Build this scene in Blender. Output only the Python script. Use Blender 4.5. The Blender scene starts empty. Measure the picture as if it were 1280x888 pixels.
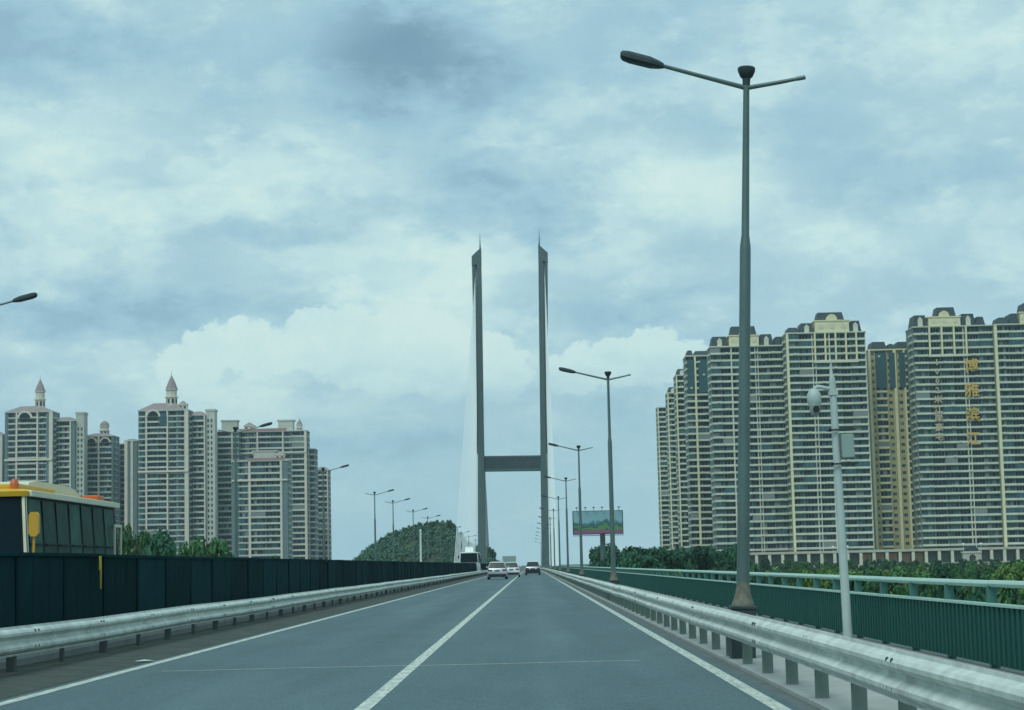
import bpy, bmesh, math, random
from mathutils import Vector, Matrix
random.seed(7)
R = math.radians
S = bpy.context.scene
COL = S.collection

# ------------------------------------------------------------------ camera
F, CX, CY, W0, H0 = 2400.0, 640.0, 444.0, 1280.0, 888.0
VPX, VPY, ROLL, CAMH = 664.0, 706.0, 0.0225, 1.29

def cam_axes(yaw, pitch, roll):
    fw = Vector((math.sin(yaw)*math.cos(pitch), math.cos(yaw)*math.cos(pitch), math.sin(pitch)))
    r0 = Vector((math.cos(yaw), -math.sin(yaw), 0)); u0 = r0.cross(fw)
    return math.cos(roll)*r0 - math.sin(roll)*u0, math.cos(roll)*u0 + math.sin(roll)*r0, fw
yaw, pitch = 0.0, 0.1
for _ in range(60):
    r, u, fw = cam_axes(yaw, pitch, ROLL)
    q = Vector((0, 1, 0))
    px, py = CX + F*q.dot(r)/q.dot(fw), CY - F*q.dot(u)/q.dot(fw)
    yaw -= (VPX - px)/F; pitch -= (py - VPY)/F
AX = cam_axes(yaw, pitch, ROLL)
cd = bpy.data.cameras.new('camera'); cam = bpy.data.objects.new('camera', cd); COL.objects.link(cam)
cd.sensor_fit = 'HORIZONTAL'; cd.sensor_width = 36; cd.lens = F/W0*36; cd.clip_start = 0.1; cd.clip_end = 30000
m = Matrix((AX[0], AX[1], -AX[2])).transposed().to_4x4(); m.translation = (0, 0, CAMH)
cam.matrix_world = m; S.camera = cam

def at(px, py, d):
    """point on the plane Y = d seen at pixel (px, py)"""
    v = AX[2]*F + AX[0]*(px-CX) - AX[1]*(py-CY)
    t = d/v.y
    return Vector((v.x*t, d, CAMH + v.z*t))

# ------------------------------------------------------------------ light and sky
SUN_EL, SUN_AZ = R(50), R(205)          # azimuth from +Y towards +X
sd = bpy.data.lights.new('sun', 'SUN'); sun = bpy.data.objects.new('sun', sd); COL.objects.link(sun)
sd.energy = 1.5; sd.angle = R(28); sd.color = (0.93, 1.0, 0.94)
sdir = Vector((math.sin(SUN_AZ)*math.cos(SUN_EL), math.cos(SUN_AZ)*math.cos(SUN_EL), math.sin(SUN_EL)))
sun.rotation_euler = (-sdir).to_track_quat('-Z', 'Y').to_euler(); sun.location = (0, 0, 60)
S.view_settings.view_transform = 'Standard'; S.view_settings.look = 'None'
S.view_settings.exposure = 0.0; S.view_settings.gamma = 1.0; S.view_settings.use_curve_mapping = False

def lin(r, g, b):
    f = lambda c: (c/255/12.92) if c <= 10 else (((c/255)+0.055)/1.055)**2.4
    return (f(r), f(g), f(b), 1)

def build_world():
    w = bpy.data.worlds.new('World'); S.world = w; w.use_nodes = True
    nt = w.node_tree; nt.nodes.clear(); N = nt.nodes.new; L = nt.links.new
    def put(sock, v):
        if hasattr(v, 'is_output'): L(v, sock)
        else: sock.default_value = v
    def mth(op, a, b=0.0, c=None, clamp=False):
        n = N('ShaderNodeMath'); n.operation = op; n.use_clamp = clamp
        put(n.inputs[0], a); put(n.inputs[1], b)
        if c is not None: put(n.inputs[2], c)
        return n.outputs[0]
    def vec(op, a, b=(0, 0, 0), scale=None):
        n = N('ShaderNodeVectorMath'); n.operation = op; put(n.inputs[0], a); put(n.inputs[1], b)
        if scale is not None: put(n.inputs[3], scale)
        return n.outputs['Value'] if op == 'LENGTH' else n.outputs[0]
    def smooth(v, a, b, lo=0.0, hi=1.0):
        n = N('ShaderNodeMapRange'); n.interpolation_type = 'SMOOTHSTEP'
        put(n.inputs[0], v); n.inputs[1].default_value = a; n.inputs[2].default_value = b
        n.inputs[3].default_value = lo; n.inputs[4].default_value = hi; return n.outputs[0]
    def noise(v, scale, detail, rough=0.5):
        n = N('ShaderNodeTexNoise'); put(n.inputs['Vector'], v); n.inputs['Scale'].default_value = scale
        n.inputs['Detail'].default_value = detail; n.inputs['Roughness'].default_value = rough; return n
    geo = N('ShaderNodeNewGeometry')
    d = vec('SCALE', geo.outputs['Incoming'], scale=-1.0)
    sep = N('ShaderNodeSeparateXYZ'); L(d, sep.inputs[0])
    az = mth('ARCTAN2', sep.outputs[0], sep.outputs[1]); el = mth('ARCSINE', sep.outputs[2])
    # plane of the cloud deck in hundreds of "pixels": U along the horizon, E above it
    cmb = N('ShaderNodeCombineXYZ'); put(cmb.inputs[0], mth('MULTIPLY', az, 24.0)); put(cmb.inputs[1], mth('MULTIPLY', el, 24.0))
    P0 = cmb.outputs[0]
    dn = vec('MULTIPLY', d, (1, 1, 1.9))
    n1 = noise(dn, 8.0, 4, 0.5); n2 = noise(dn, 26.0, 6, 0.6); n3 = noise(vec('MULTIPLY', d, (1, 1, 1.2)), 62.0, 7, 0.62)
    warp = vec('SCALE', vec('SUBTRACT', n2.outputs['Color'], (0.5, 0.5, 0.5)), scale=1.0)
    P = vec('ADD', P0, warp)
    def blob(Pv, x, y, rx, ry):
        U = (x-VPX)/100; E = (VPY - ROLL*(x-VPX) - y)/100
        v = vec('SUBTRACT', Pv, (U, E, 0)); v = vec('MULTIPLY', v, (100/rx, 100/ry, 0))
        return vec('LENGTH', v)
    B = mth('MULTIPLY_ADD', n1.outputs[0], 0.9, 0.12)
    B = mth('ADD', B, mth('MULTIPLY_ADD', n2.outputs[0], 0.3, -0.15))
    n4 = noise(vec('MULTIPLY', d, (1, 1, 2.2)), 15.0, 9, 0.6); n5 = noise(vec('ADD', vec('MULTIPLY', d, (1, 1, 1.7)), (3.1, 1.7, .4)), 24.0, 9, 0.62)
    B = mth('ADD', B, mth('SUBTRACT', smooth(n4.outputs[0], 0.46, 0.61, 0.0, 0.18), 0.05))
    B = mth('ADD', B, mth('SUBTRACT', smooth(n5.outputs[0], 0.49, 0.61, 0.0, 0.12), 0.03))
    for x, y, rx, ry, a in [(525, 90, 190, 130, -.50), (505, 15, 190, 90, -.12), (640, 245, 210, 85, -.36), (715, 290, 130, 46, -.22),
            (70, 70, 260, 70, -.32), (330, 302, 130, 26, -.22), (90, 402, 280, 50, -.40), (340, 392, 200, 34, -.22),
            (480, 370, 260, 90, .34), (70, 195, 160, 90, .22), (700, 170, 120, 100, .25), (880, 245, 210, 75, .32),
            (740, 315, 140, 50, .22), (1150, 240, 260, 60, -.22), (1100, 320, 300, 60, .1), (980, 150, 190, 90, -.12),
            (470, 560, 260, 34, -.4), (470, 310, 260, 36, .18), (250, 275, 200, 40, .14), (1200, 90, 250, 70, .12), (760, 390, 170, 30, -.2)]:
        B = mth('ADD', B, smooth(blob(P, x, y, rx, ry), 1.0, 0.1, 0.0, a))
    # heaped cumulus heads with crisp upper edges
    warp2 = vec('SCALE', vec('SUBTRACT', n3.outputs['Color'], (0.5, 0.5, 0.5)), scale=0.62)
    Q = vec('ADD', P0, warp2)
    cur = None
    for x, y, rr in [(235, 468, 32), (270, 446, 40), (318, 440, 38), (346, 450, 34), (398, 424, 44), (438, 430, 54), (500, 440, 62), (560, 452, 60), (620, 462, 50),
                     (700, 470, 26), (735, 462, 32), (775, 452, 36), (822, 446, 38), (862, 458, 36), (905, 472, 32)]:
        k = blob(Q, x, y, rr, rr*0.95)
        cur = k if cur is None else mth('MINIMUM', cur, k)
    cu = smooth(cur, 1.05, 0.86)
    Esep = mth('MULTIPLY', el, 24.0)
    cu = mth('MULTIPLY', mth('MULTIPLY', cu, smooth(Esep, 1.5, 3.0)), mth('MULTIPLY_ADD', n3.outputs[0], 1.1, 0.42))
    B = mth('ADD', B, mth('MULTIPLY', cu, mth('SUBTRACT', 0.82, mth('MULTIPLY', B, 0.84))))
    ramp = N('ShaderNodeValToRGB'); L(mth('MULTIPLY_ADD', B, 0.74, 0.26, clamp=True), ramp.inputs[0])
    e = ramp.color_ramp.elements
    e[0].position = 0.0; e[0].color = lin(112, 150, 172)
    e[1].position = 1.0; e[1].color = lin(214, 240, 236)
    for p, c in [(0.26, (132, 171, 191)), (0.48, (156, 198, 215)), (0.67, (174, 212, 223)), (0.85, (198, 231, 232))]:
        k = e.new(p); k.color = lin(*c)
    # clearer pale blue air under the cloud base
    mixh = N('ShaderNodeMix'); mixh.data_type = 'RGBA'
    put(mixh.inputs[0], mth('MULTIPLY', smooth(Esep, 2.6, 0.9), 0.72)); L(ramp.outputs[0], mixh.inputs[6]); mixh.inputs[7].default_value = lin(162, 204, 218)
    up = vec('SCALE', mixh.outputs[2], scale=10.0)
    sky = N('ShaderNodeTexSky'); sky.sky_type = 'NISHITA'; sky.sun_disc = False
    sky.sun_elevation = SUN_EL; sky.sun_rotation = SUN_AZ; sky.air_density = 1.0; sky.dust_density = 2.0
    mx = N('ShaderNodeMix'); mx.data_type = 'RGBA'; mx.inputs[0].default_value = 0.93
    L(sky.outputs[0], mx.inputs[6]); L(up, mx.inputs[7])
    bg = N('ShaderNodeBackground'); bg.inputs[1].default_value = 0.1; L(mx.outputs[2], bg.inputs[0])
    out = N('ShaderNodeOutputWorld'); L(bg.outputs[0], out.inputs[0])
build_world()

# ------------------------------------------------------------------ materials
MATS = {}
def mat(name, col, rough=0.7, metal=0.0, var=0.0, scale=5.0, bump=0.0, bscale=40.0, spec=0.5, col2=None, objvar=0.0, stretch=None):
    if name in MATS: return MATS[name]
    mt = bpy.data.materials.new(name); mt.use_nodes = True; nt = mt.node_tree; b = nt.nodes['Principled BSDF']
    b.inputs['Base Color'].default_value = (*col, 1); b.inputs['Roughness'].default_value = rough
    b.inputs['Metallic'].default_value = metal; b.inputs['Specular IOR Level'].default_value = spec
    N = nt.nodes.new; L = nt.links.new
    src = None
    tc = N('ShaderNodeTexCoord'); co = tc.outputs['Object']
    if stretch:
        mp = N('ShaderNodeMapping'); mp.inputs['Scale'].default_value = stretch; L(co, mp.inputs[0]); co = mp.outputs[0]
    if var > 0 or col2:
        n = N('ShaderNodeTexNoise'); n.inputs['Scale'].default_value = scale; n.inputs['Detail'].default_value = 6; n.inputs['Roughness'].default_value = 0.65
        L(co, n.inputs['Vector'])
        mr = N('ShaderNodeMapRange'); mr.inputs[1].default_value = 0.3; mr.inputs[2].default_value = 0.7; L(n.outputs[0], mr.inputs[0])
        mx = N('ShaderNodeMix'); mx.data_type = 'RGBA'; L(mr.outputs[0], mx.inputs[0])
        c2 = col2 if col2 else tuple(c*(1-var) for c in col)
        mx.inputs[6].default_value = (*c2, 1); mx.inputs[7].default_value = (*col, 1); src = mx.outputs[2]
    if objvar > 0:
        oi = N('ShaderNodeObjectInfo'); hs = N('ShaderNodeHueSaturation')
        m2 = N('ShaderNodeMapRange'); m2.inputs[3].default_value = 1-objvar; m2.inputs[4].default_value = 1+objvar; L(oi.outputs['Random'], m2.inputs[0])
        L(m2.outputs[0], hs.inputs['Value'])
        if src: L(src, hs.inputs['Color'])
        else: hs.inputs['Color'].default_value = (*col, 1)
        src = hs.outputs[0]
    if src: L(src, b.inputs['Base Color'])
    if bump > 0:
        n2 = N('ShaderNodeTexNoise'); n2.inputs['Scale'].default_value = bscale; n2.inputs['Detail'].default_value = 5; L(co, n2.inputs['Vector'])
        bp = N('ShaderNodeBump'); bp.inputs['Strength'].default_value = bump; bp.inputs['Distance'].default_value = 0.02
        L(n2.outputs[0], bp.inputs['Height']); L(bp.outputs[0], b.inputs['Normal'])
    MATS[name] = mt; return mt

def leaf_mat(name, c1, c2):
    mt = bpy.data.materials.new(name); mt.use_nodes = True; nt = mt.node_tree; b = nt.nodes['Principled BSDF']
    g = nt.nodes.new('ShaderNodeNewGeometry'); mx = nt.nodes.new('ShaderNodeMix'); mx.data_type = 'RGBA'
    nt.links.new(g.outputs['Random Per Island'], mx.inputs[0]); mx.inputs[6].default_value = (*c1, 1); mx.inputs[7].default_value = (*c2, 1)
    oi = nt.nodes.new('ShaderNodeObjectInfo'); hs = nt.nodes.new('ShaderNodeHueSaturation')
    m2 = nt.nodes.new('ShaderNodeMapRange'); m2.inputs[3].default_value = 0.75; m2.inputs[4].default_value = 1.3
    nt.links.new(oi.outputs['Random'], m2.inputs[0]); nt.links.new(m2.outputs[0], hs.inputs['Value']); nt.links.new(mx.outputs[2], hs.inputs['Color'])
    nt.links.new(hs.outputs[0], b.inputs['Base Color']); b.inputs['Roughness'].default_value = 0.7
    b.inputs['Specular IOR Level'].default_value = 0.08; MATS[name] = mt; return mt

def asphalt_mat():
    mt = bpy.data.materials.new('asphalt'); mt.use_nodes = True; nt = mt.node_tree; b = nt.nodes['Principled BSDF']; N = nt.nodes.new; L = nt.links.new
    tc = N('ShaderNodeTexCoord')
    def nz(sc, det, st):
        mp = N('ShaderNodeMapping'); mp.inputs['Scale'].default_value = st; L(tc.outputs['Object'], mp.inputs[0])
        n = N('ShaderNodeTexNoise'); n.inputs['Scale'].default_value = sc; n.inputs['Detail'].default_value = det; n.inputs['Roughness'].default_value = .6; L(mp.outputs[0], n.inputs['Vector']); return n.outputs[0]
    a, c, s = nz(0.9, 6, (1, .25, 1)), nz(42, 4, (1, .14, 1)), nz(1.1, 3, (1, .01, 1))
    def mad(x, m_, a_):
        n = N('ShaderNodeMath'); n.operation = 'MULTIPLY_ADD'; L(x, n.inputs[0]); n.inputs[1].default_value = m_
        if hasattr(a_, 'is_output'): L(a_, n.inputs[2])
        else: n.inputs[2].default_value = a_
        return n.outputs[0]
    sx = N('ShaderNodeSeparateXYZ'); L(tc.outputs['Object'], sx.inputs[0])
    ph = mad(sx.outputs[0], 2*math.pi/1.86, 4.4*2*math.pi/1.86); cs = N('ShaderNodeMath'); cs.operation = 'COSINE'; L(ph, cs.inputs[0])
    p2 = nz(.35, 4, (1, .12, 1)); st = N('ShaderNodeMapRange'); st.inputs[1].default_value = .52; st.inputs[2].default_value = .60; st.inputs[3].default_value = 0; st.inputs[4].default_value = .16; L(p2, st.inputs[0])
    c8 = nz(9, 5, (1, .5, 1))
    v = mad(c8, .55, mad(a, .6, mad(c, 1.3, mad(s, .45, mad(cs.outputs[0], -.07, mad(st.outputs[0], 1.0, -1.01))))))
    mx = N('ShaderNodeMix'); mx.data_type = 'RGBA'; L(v, mx.inputs[0]); mx.inputs[6].default_value = (.030, .066, .076, 1); mx.inputs[7].default_value = (.115, .188, .202, 1)
    L(mx.outputs[2], b.inputs['Base Color']); b.inputs['Roughness'].default_value = .68; b.inputs['Specular IOR Level'].default_value = .4
    bp = N('ShaderNodeBump'); bp.inputs['Strength'].default_value = .35; bp.inputs['Distance'].default_value = .01; L(c, bp.inputs['Height']); L(bp.outputs[0], b.inputs['Normal'])
    MATS['asphalt'] = mt; return mt
asphalt_mat()
mat('line', (.72, .76, .66), .7, col2=(.26, .31, .29), scale=5, stretch=(3, .5, 1), bump=.2)
mat('concrete', (.33, .36, .35), .85, var=.3, scale=1.2, bump=.3, bscale=25)
mat('pave', (.40, .42, .39), .85, var=.3, scale=.8, bump=.3, bscale=20)
mat('dirt', (.075, .088, .08), .95, col2=(.03, .048, .036), scale=1.6, bump=.6, bscale=15)
mat('gutter', (.13, .16, .16), .8, var=.4, scale=2, bump=.3)
mat('galv', (.74, .80, .73), .5, .12, var=.42, scale=3.2, bump=.10, bscale=8, objvar=.06)
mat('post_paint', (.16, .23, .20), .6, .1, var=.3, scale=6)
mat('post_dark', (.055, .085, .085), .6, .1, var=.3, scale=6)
mat('green_dark', (.004, .038, .045), .85, var=.3, scale=1.5, objvar=.3, spec=.05, stretch=(1, 1, .5))
mat('green_panel', (.018, .098, .085), .7, var=.25, scale=2, objvar=.05, spec=.1)
mat('green_rail', (.40, .60, .52), .5, var=.15, scale=3)
mat('green_post', (.05, .16, .14), .55)
mat('lamp_steel', (.12, .185, .178), .42, .35, var=.3, scale=4, stretch=(1, 1, .25))
mat('lamp_dark', (.03, .05, .055), .5, .2)
mat('rust', (.20, .20, .16), .8, .1, var=.5, scale=14)
mat('white_paint', (.62, .68, .66), .4, var=.12, scale=5)
mat('black', (.012, .016, .018), .35)
mat('rubber', (.02, .02, .02), .85)
mat('pylon', (.24, .29, .29), .85, var=.15, scale=.25)
mat('pylon_dark', (.085, .14, .145), .85, var=.15, scale=.25)
mat('cable', (.66, .72, .72), .5)
mat('ground', (.045, .085, .04), .95, col2=(.08, .10, .06), scale=.02)
mat('bark', (.09, .075, .055), .9, var=.4, scale=6)
leaf_mat('leaf_dark', (.014, .056, .036), (.044, .125, .070))
leaf_mat('leaf_mid', (.022, .080, .036), (.080, .180, .070))
leaf_mat('leaf_bright', (.045, .120, .040), (.150, .25, .065))

leaf_mat('leaf_hill_hazed', (.035, .115, .075), (.10, .22, .135))  # paler, bluer green: distance haze on the hill painted into the leaf colour

def frac(x): return x - math.floor(x)
def hsh(i, k=0): return frac(math.sin(i*12.9898 + k*78.233 + 3.1)*43758.5453)

# ------------------------------------------------------------------ mesh helpers
class MB:
    def __init__(s): s.v = []; s.f = []; s.m = []; s.mi = 0
    def add(s, vs, fs):
        o = len(s.v); s.v += [tuple(v) for v in vs]; s.f += [tuple(i+o for i in f) for f in fs]; s.m += [s.mi]*len(fs); return s
    def box(s, x0, x1, y0, y1, z0, z1):
        return s.add([(x0,y0,z0),(x1,y0,z0),(x1,y1,z0),(x0,y1,z0),(x0,y0,z1),(x1,y0,z1),(x1,y1,z1),(x0,y1,z1)],
                     [(0,3,2,1),(4,5,6,7),(0,1,5,4),(1,2,6,5),(2,3,7,6),(3,0,4,7)])
    def frustum(s, a, b):          # two rectangles (x0,x1,y0,y1,z)
        p = lambda r: [(r[0],r[2],r[4]),(r[1],r[2],r[4]),(r[1],r[3],r[4]),(r[0],r[3],r[4])]
        return s.add(p(a)+p(b), [(0,3,2,1),(4,5,6,7),(0,1,5,4),(1,2,6,5),(2,3,7,6),(3,0,4,7)])
    def loft(s, rings, cap=True):
        n = len(rings[0]); vs = [p for r in rings for p in r]; fs = []
        for k in range(len(rings)-1):
            for i in range(n):
                j = (i+1) % n; fs.append((k*n+i, k*n+j, (k+1)*n+j, (k+1)*n+i))
        if cap: fs.append(tuple(reversed(range(n)))); fs.append(tuple((len(rings)-1)*n+i for i in range(n)))
        return s.add(vs, fs)
    def lathe(s, prof, n=12, c=(0, 0)):
        return s.loft([[(c[0]+rr*math.cos(2*math.pi*i/n), c[1]+rr*math.sin(2*math.pi*i/n), z) for i in range(n)] for rr, z in prof])
    def tube(s, pts, rad, n=8):
        pts = [Vector(p) for p in pts]; rings = []
        for i, p in enumerate(pts):
            t = (pts[min(i+1, len(pts)-1)] - pts[max(i-1, 0)]).normalized()
            a = t.cross(Vector((0, 0, 1)) if abs(t.z) < .9 else Vector((0, 1, 0))).normalized(); b = t.cross(a)
            rr = rad[i] if isinstance(rad, (list, tuple)) else rad
            rings.append([tuple(p + a*rr*math.cos(2*math.pi*k/n) + b*rr*math.sin(2*math.pi*k/n)) for k in range(n)])
        return s.loft(rings)
    def prism(s, poly, axis, a, b):   # poly of 2d points extruded along axis
        def P(u, v, w): return {'x': (w, u, v), 'y': (u, w, v), 'z': (u, v, w)}[axis]
        n = len(poly); vs = [P(u, v, a) for u, v in poly] + [P(u, v, b) for u, v in poly]
        fs = [tuple(range(n)), tuple(reversed(range(n, 2*n)))] + [(i, (i+1) % n + 0, (i+1) % n + n, i+n) for i in range(n)]
        return s.add(vs, fs)
    def mesh(s, name, mats, smooth=False, bevel=0, sharp=40):
        me = bpy.data.meshes.new(name); me.from_pydata(s.v, [], s.f)
        for k in (mats if isinstance(mats, (list, tuple)) else [mats]): me.materials.append(MATS[k])
        bm = bmesh.new(); bm.from_mesh(me)
        for i, f in enumerate(bm.faces): f.material_index = s.m[i]; f.smooth = smooth
        bmesh.ops.recalc_face_normals(bm, faces=bm.faces)
        if bevel: bmesh.ops.bevel(bm, geom=list(bm.edges), offset=bevel, segments=2, affect='EDGES', profile=.6)
        bm.to_mesh(me); bm.free()
        if smooth: me.set_sharp_from_angle(angle=R(sharp))
        return me
def obj(name, me, parent=None, loc=(0, 0, 0), rz=0.0, scale=None):
    o = bpy.data.objects.new(name, me); COL.objects.link(o)
    o.location = loc
    if rz: o.rotation_euler = (0, 0, rz)
    if scale: o.scale = scale
    if parent: o.parent = parent
    return o
def thing(name, label, cat, loc=(0, 0, 0), rz=0.0, group=None):
    o = obj(name, None, None, loc, rz); return tag(o, label, cat, group)
def tag(o, label, cat, group=None):
    o['label'] = label; o['category'] = cat
    if group: o['group'] = group
    return o
def struct(o, kind='structure'): o['kind'] = kind; return o
def copy_tree(o, parent=None):
    c = o.copy(); COL.objects.link(c)
    if parent: c.parent = parent
    for ch in list(o.children): copy_tree(ch, c)
    return c

def rz_(y):      # road height: flat, then easing down past the crest
    return 0.0 if y < 330 else -((y-330)**2)/(2*52000.0)

# ------------------------------------------------------------------ ground, roads, lines
GZ = -4.0
struct(obj('ground', MB().add([(-6000, -300, GZ), (6000, -300, GZ), (6000, 14000, GZ), (-6000, 14000, GZ)], [(0, 1, 2, 3)]).mesh('ground', 'ground')))
ROADY = [-12 + 6*i for i in range(8)] + [36 + 15*i for i in range(70)]
def strip(name, prof, mt, kind='structure', ys=None):
    """profile of (x, z) points swept along the road, open below"""
    ys = ys or ROADY; mb = MB(); n = len(prof)
    mb.add([(x, y, z + rz_(y)) for y in ys for x, z in prof],
           [(k*n+i, k*n+i+1, (k+1)*n+i+1, (k+1)*n+i) for k in range(len(ys)-1) for i in range(n-1)])
    return struct(obj(name, mb.mesh(name, mt)), kind)
strip('bridge_deck', [(-19, GZ-.3), (-14.6, -.45), (-14.4, -.02), (5.6, -.02), (5.75, -.5), (9.5, GZ-.3)], 'concrete')
strip('road', [(-5.62, .0), (2.30, .0)], 'asphalt')
strip('opposite_road', [(-12.9, .0), (-7.62, .0)], 'asphalt')
strip('gutter', [(2.30, -.004), (2.52, -.004)], 'gutter')
strip('sidewalk', [(2.46, -.01), (2.46, .035), (5.55, .035), (5.55, -.01)], 'pave')
strip('median_strip', [(-7.62, -.01), (-7.62, .02), (-6.9, .035), (-6.2, .03), (-5.62, .004)], 'dirt')
def line(x, w, ys=None):
    return strip('road_line', [(x-w/2, .004), (x+w/2, .004)], 'line', ys=ys)
line(-5.42, .15); line(2.13, .15); line(-1.58, .15); line(-12.65, .15)
# sealed joint crossing both lanes
jm = MB(); xs = [-4.9 + .35*i for i in range(19)]
jm.add([(x, 25.6 + .05*math.sin(x*1.7) + s*.035, .0035) for x in xs for s in (-1, 1)], [(2*i, 2*i+2, 2*i+3, 2*i+1) for i in range(len(xs)-1)])
struct(obj('road_joint', jm.mesh('road_joint', 'line')))

# ------------------------------------------------------------------ guardrails
WP = [(.0, .0), (.004, .025), (.055, .05), (.075, .075), (.075, .105), (.05, .13), (.006, .155), (.006, .185), (.05, .21), (.075, .235), (.075, .265), (.055, .29), (.004, .315), (.0, .34)]
def guardrail(label, X, side, y0, y1, seclen, zb, zt, post_pitch, thick):
    g = thing('guardrail', label, 'guardrail', (X, y0, 0))
    sc = (zt-zb)/.34
    def wob(k): return (.02*(hsh(k, side)-.5), .022*(hsh(k, 5+side)-.5))
    n = int((y1-y0)/seclen)
    for k in range(n):
        mb = MB(); ya = k*seclen; rings = []
        for j in range(4):
            t = j/3; y = ya + t*(seclen+.12) - .06
            w0, w1 = wob(k), wob(k+1); dx = w0[0]*(1-t)+w1[0]*t; dz = w0[1]*(1-t)+w1[1]*t + rz_(y0+y)
            lap = .004 if j == 0 else 0
            front = [(-side*(p*1.05+.06+lap)+dx, y, zb+z*sc+dz) for p, z in WP]
            back = [(-side*(p*1.05+.052)+dx, y, zb+z*sc+dz) for p, z in reversed(WP)]
            rings.append(front+back)
        mb.loft(rings)
        rl = obj('rail_section', mb.mesh('rail_section', 'galv', smooth=True, sharp=24), g)
        if y0+ya < 70:
            for by in (.12, .3):
                for bz in (.07, .25):
                    b = MB(); b.lathe([(.022, 0), (.022, .012), (.012, .02)], 6); bo = obj('bolt', BOLT, rl)
                    bo.location = (-side*(.125 if bz != .17 else .07), ya+by, zb+(bz+.02)*sc); bo.rotation_euler = (0, -side*R(90), 0)
    pm = MB(); pm.box(-.055, .055, -.06, .06, -.02, zt-.10); pm.box(-side*.06-.03, -side*.06+.03, -.07, .07, zb+.08, zb+.26)
    pm.box(-.06, .06, -.065, .065, zt-.10, zt-.092)
    thinm = MB(); thinm.box(-.03, .03, -.035, .035, -.02, zt-.05); thinm.box(-side*.045-.02, -side*.045+.02, -.035, .035, zb+.1, zb+.24)
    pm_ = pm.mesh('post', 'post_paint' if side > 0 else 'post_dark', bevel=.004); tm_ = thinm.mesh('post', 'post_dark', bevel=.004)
    i = 0; y = .6
    while y < y1-y0 and i < 300:
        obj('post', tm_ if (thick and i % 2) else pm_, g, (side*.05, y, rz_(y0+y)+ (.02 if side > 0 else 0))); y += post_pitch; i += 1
    return g
BOLT = MB().lathe([(.022, 0), (.022, .012), (.012, .02)], 6).mesh('bolt', 'lamp_dark')
guardrail('pale galvanised guardrail on closely spaced square posts beside the sidewalk', 2.55, 1, 5.0, 600.0, 4.0, .31, .66, 2.0, False)
guardrail('galvanised guardrail on alternating thick and thin posts along the median strip', -6.85, -1, 14.0, 600.0, 4.0, .25, .635, 2.75, True)

# ------------------------------------------------------------------ median barrier and dark green fence
bw = thing('concrete_barrier', 'low grey concrete barrier carrying the dark green screen fence', 'barrier', (-7.45, 0, 0))
for k in range(100):
    mb = MB(); y0 = 12 + k*6.0; dz = rz_(y0+3)
    mb.loft([[(-.17, y, dz), (.17, y, dz), (.17, y, dz+.12), (.10, y, dz+.24), (.08, y, dz+.53), (-.08, y, dz+.53), (-.10, y, dz+.24), (-.17, y, dz+.12)] for y in (y0+.02, y0+5.98)])
    obj('barrier_segment', mb.mesh('barrier_segment', 'concrete'), bw)
fn = thing('screen_fence', 'dark green panel screen fence standing on the median barrier', 'fence', (-7.45, 0, 0))
PM = {}
def panel_mesh(dzdy):
    mb = MB(); p = 2.85
    mb.box(-.012, .012, .005, p-.005, -.105, .955)
    for yy in (.95, 1.9): mb.box(.012, .016, yy-.02, yy+.02, -.08, .92)      # folded seams
    return mb.mesh('panel', 'green_dark')
pmesh = panel_mesh(0)
mat('fence_post', (.003, .022, .026), .9, spec=.05)
fpost = MB().box(-.06, .03, -.07, .07, -.13, .90).mesh('post', 'fence_post')
fcap = MB().box(-.035, .05, -1.42, 1.42, 0, .05).mesh('cap_rail', 'green_dark')
for k in range(205):
    y = 13.6 + k*2.85; dz = rz_(y)
    tl = R(1.2)*(hsh(k)-.5)*2
    o = obj('panel', pmesh, fn, (.015*(hsh(k, 2)-.5), y, .642+dz)); o.rotation_euler = (0, tl, 0)
    obj('post', fpost, fn, (.0, y, .66+dz))
    obj('cap_rail', fcap, fn, (.0, y+1.425, 1.585+dz+.012*(hsh(k, 4)-.5)))
# yellow marker hanging on the fence
yy = at(124, 705, 1).x; yd = -7.38/yy
mk = MB(); mk.prism([(-.05, 0), (.05, 0), (.06, -.22), (.045, -.55), (.02, -.56), (.0, -.24), (-.07, -.24)], 'x', 0, .02)
mat('yellow', (.55, .40, .02), .6, var=.2, scale=6)
mo = obj('marker_flag', mk.mesh('marker_flag', 'yellow'), None, (-7.37, yd, 1.60)); tag(mo, 'torn yellow strip hanging on the dark green screen fence', 'marker')

# ------------------------------------------------------------------ right railing
rg = thing('railing', 'green railing with pale top rail and vertical slat panels beside the sidewalk', 'railing', (5.12, 0, 0))
RP = 2.2; RY0 = 15.0
psm = MB().box(-.05, .05, -.05, .05, 0, .90).mesh('post', 'green_post', bevel=.006)
trm = MB(); trm.loft([[(.058*math.cos(a), y, .93+.04*math.sin(a)) for a in [2*math.pi*i/10 for i in range(10)]] for y in (.0, RP*3)])
trm = trm.mesh('top_rail', 'green_rail', smooth=True)
mrm = MB().box(-.095, .0, .0, RP, .685, .718).mesh('middle_rail', 'green_rail', bevel=.005)
brm = MB().box(-.03, .03, .0, RP, .05, .09).mesh('bottom_rail', 'green_post')
slm = MB().box(-.085, -.06, -.062, .062, .05, .68).mesh('slat', 'green_panel')
bkm = MB().box(-.058, -.052, .0, RP, .05, .68).mesh('backing_panel', 'green_panel')
nsl = 0; far = MB()
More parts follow.
